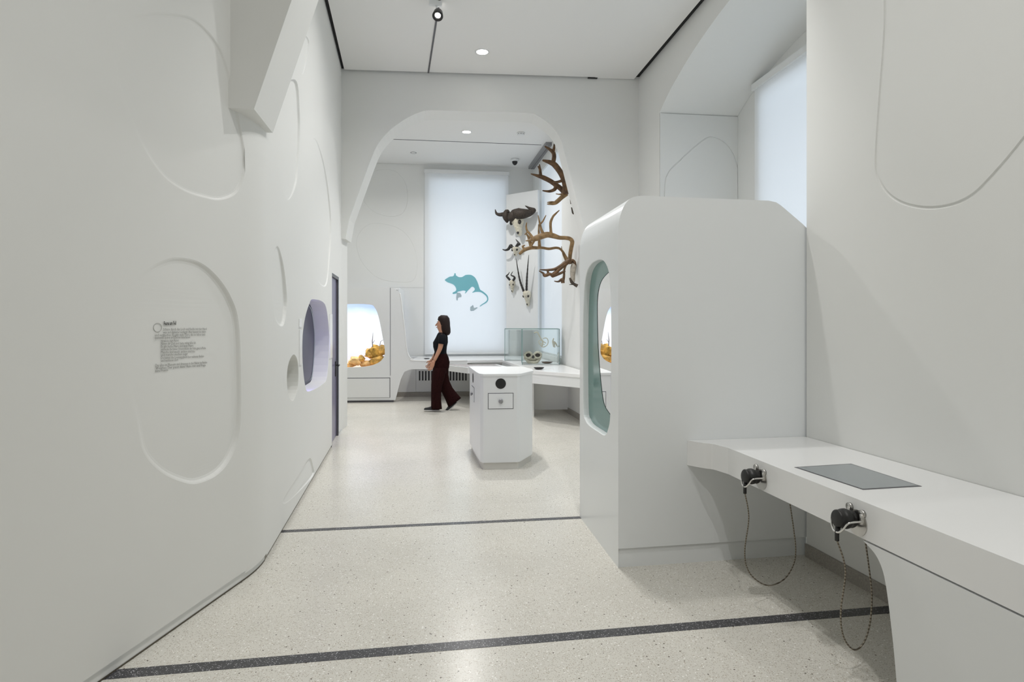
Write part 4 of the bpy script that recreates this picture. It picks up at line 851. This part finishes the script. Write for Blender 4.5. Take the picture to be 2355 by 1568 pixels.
# ------------------------------------------------------------------ person
PY = 10.62
def pz(px, v, dy=0.0): return at(px, v, PY+dy)
pe = thing('person', 'walking person with long dark hair, black t-shirt and flared maroon trousers', 'person', (pz(1008, 945).x, PY, 0))
def skin_body():
    V, E, R = [], [], []
    def nd(p, r, par=None):
        V.append(p); R.append(r)
        if par is not None: E.append((par, len(V)-1))
        return len(V)-1
    pel = nd(pz(1013, 836), (.13, .15)); wst = nd(pz(1013, 815), (.08, .08), pel); che = nd(pz(1013, 790), (.09, .09), wst); col = nd(pz(1016, 774), (.065, .065), che)
    nk = nd(pz(1017, 763), (.05, .05), col); hd0 = nd(pz(1015, 752), (.06, .06), nk); hd1 = nd(pz(1014.5, 743), (.085, .075), hd0); hd2 = nd(pz(1015.5, 735), (.085, .07), hd1)
    nd(pz(1006, 753), (.026, .03), hd0)                       # chin
    for sg, pts in ((-1, [(1017, 776, .055, .045), (1012, 802, .042, .0), (998, 831, .028, .0)]), (1, [(1017, 776, .055, .0), (1009, 802, .042, .0), (994, 827, .028, .0)])):
        k = col
        for i, (px, v, r, _) in enumerate(pts): k = nd(pz(px, v, sg*(0.17+0.02*i)), (r, r), k)
    for sg, pts in ((-1, [(1012, 850, .10), (1004, 893, .062), (1001, 934, .042)]), (1, [(1014, 850, .10), (1022, 888, .062), (1045, 921, .042)])):
        k = pel
        for px, v, r in pts: k = nd(pz(px, v, sg*0.09), (r, r), k)
    me = bpy.data.meshes.new('body'); me.from_pydata([tuple(v) for v in V], E, []); me.materials.append(SKIN)
    o = bpy.data.objects.new('body', me); COL.objects.link(o)
    md = o.modifiers.new('skin', 'SKIN'); md.use_smooth_shade = True
    for i, s in enumerate(me.skin_vertices[0].data): s.radius = R[i]; s.use_root = (i == 0)
    sb = o.modifiers.new('sub', 'SUBSURF'); sb.levels = 2; sb.render_levels = 2
    bpy.context.view_layer.update()
    m2 = bpy.data.meshes.new_from_object(o.evaluated_get(dg())); bpy.data.objects.remove(o)
    for p in m2.polygons: p.use_smooth = True
    if not m2.materials: m2.materials.append(SKIN)
    o = bpy.data.objects.new('body', m2); COL.objects.link(o); o.parent = pe; o.matrix_parent_inverse = Matrix.Translation(-Vector(pe.location))
skin_body()
# face, ears
f = MB(); f.tube([pz(1006, 742.5), pz(1002.3, 748)], [.010, .013], 8); f.ell(pz(1002.6, 748.3), (.014, .016, .010)); f.build('nose', SKIN, pe, True)
for sg in (-1, 1):
    MB().ell(pz(1005.6, 743, sg*0.032), (.008, .012, .006)).build('eye', HORN, pe, True)
    MB().ell(pz(1005.6, 739.8, sg*0.034), (.007, .018, .004)).build('eyebrow', HAIR, pe, True)
    MB().ell(pz(1017, 747, sg*0.078), (.016, .008, .026)).build('ear', SKIN, pe, True)
MB().ell(pz(1004.2, 753, 0), (.009, .024, .007)).build('mouth', mat('lips', (0.35, 0.10, 0.09), 0.5), pe, True)
# hair
def oring(c, rx, ry, n=18, tilt=0): 
    return [c+Vector((rx*math.cos(a), ry*math.sin(a), rx*math.cos(a)*tilt)) for a in [2*math.pi*k/n for k in range(n)]]
hb = MB().rings([oring(pz(1018, 724.5), .03, .03), oring(pz(1018.5, 727), .078, .07, tilt=.15), oring(pz(1020, 733), .103, .095, tilt=.1), oring(pz(1022, 741), .098, .105), oring(pz(1024, 749), .085, .108), oring(pz(1025, 757), .085, .105), oring(pz(1026, 764), .078, .10), oring(pz(1027.5, 769), .05, .08), oring(pz(1028, 771), .02, .03)])
hb.build('hair', HAIR, pe, True)
# t-shirt with short sleeves
ts_ = MB().rings([oring(pz(1017, 764), .062, .066), oring(pz(1017, 768), .085, .11), oring(pz(1016, 776), .105, .175), oring(pz(1013, 787), .13, .18), oring(pz(1012, 797), .12, .165), oring(pz(1013, 808), .105, .145), oring(pz(1013, 818), .112, .155), oring(pz(1013, 826), .12, .165)])
for sg in (-1, 1): ts_.tube([pz(1017, 774, sg*.13), pz(1017, 781, sg*.175), pz(1015.5, 791, sg*.19)], [.068, .068, .062], 14, 3)
ts_.build('t_shirt', SHIRT, pe, True)
# trousers
tr = MB().rings([oring(pz(1013, 813), .112, .150), oring(pz(1015, 822), .128, .165), oring(pz(1016, 833), .138, .18), oring(pz(1015, 845), .135, .18), oring(pz(1013, 857), .11, .16)])
def leg_r(pts, sg, tilt):
    return tr.rings([oring(pz(px, v, sg*.088), rx, ry, tilt=tilt*i/6) for i, (px, v, rx, ry) in enumerate(pts)])
leg_r([(1012,845,.12,.10),(1008,865,.115,.095),(1004.5,885,.098,.088),(1003,905,.088,.084),(1003,922,.088,.086),(1003.5,933,.092,.09),(1004,940,.094,.092)], -1, 0)
leg_r([(1016,845,.12,.10),(1017,863,.11,.095),(1021,880,.10,.088),(1028,896,.098,.086),(1036,909,.102,.088),(1042,919,.108,.09),(1046,926,.112,.09)], 1, .75)
tr.build('trousers', PANTS, pe, True)
# hands
def hand(px, v, dy, sg):
    c = pz(px, v, dy); mb = MB(); dr_ = Vector((-.45, 0, -1)).normalized(); fw = Vector((-1, 0, .45)).normalized(); nn = Vector((0, 1, 0))
    mb.rings([[c+dr_*h+fw*(a*math.cos(t))+nn*(b*math.sin(t)) for t in [2*math.pi*k/12 for k in range(12)]] for h, a, b in ((-.03, .026, .022), (.0, .03, .022), (.045, .04, .016), (.085, .038, .013), (.09, .03, .01))])
    for i, (o_, L) in enumerate(((-.03, .065), (-.01, .078), (.010, .074), (.029, .058))):
        b0 = c+dr_*.08+fw*o_; mb.tube([b0, b0+dr_*L*.5+fw*.005, b0+dr_*L*.8+fw*.018, b0+dr_*L+fw*.032], [.009, .0085, .008, .006], 8, 3)
    b0 = c+dr_*.02+fw*.026; mb.tube([b0, b0+fw*.028+dr_*.02, b0+fw*.036+dr_*.055], [.012, .010, .007], 8, 3)
    mb.build('hand', SKIN, pe, True)
hand(996.5, 833, -0.205, -1); hand(992.5, 829, 0.205, 1)
# shoes
def shoe(px, v, dy, ang):
    R = Matrix.Rotation(ang, 3, 'Y'); c = pz(px, v, dy)
    prof = [(-.235, .012, .02, .0), (-.22, .035, .035, .012), (-.16, .045, .045, .02), (-.08, .045, .07, .03), (0.0, .04, .10, .045), (.03, .03, .09, .04)]
    rings = [[c+R @ Vector((x, wy*math.cos(t), 0.02+h/2+h/2*math.sin(t))) for t in [2*math.pi*k/12 for k in range(12)]] for x, wy, h, _ in prof]
    s = MB().rings(rings).build('shoe', SHOE, pe, True)
    so = MB().rings([[c+R @ Vector((x, wy*1.08*math.cos(t), 0.012+0.012*math.sin(t))) for t in [2*math.pi*k/12 for k in range(12)]] for x, wy, h, _ in prof]).build('sole', SOLE, pe, True)
e = pz(1008, 944.3, -.088); shoe(1006.5, 944.8, -.088, 0)
shoe(1049, 930, .088, math.radians(-42))
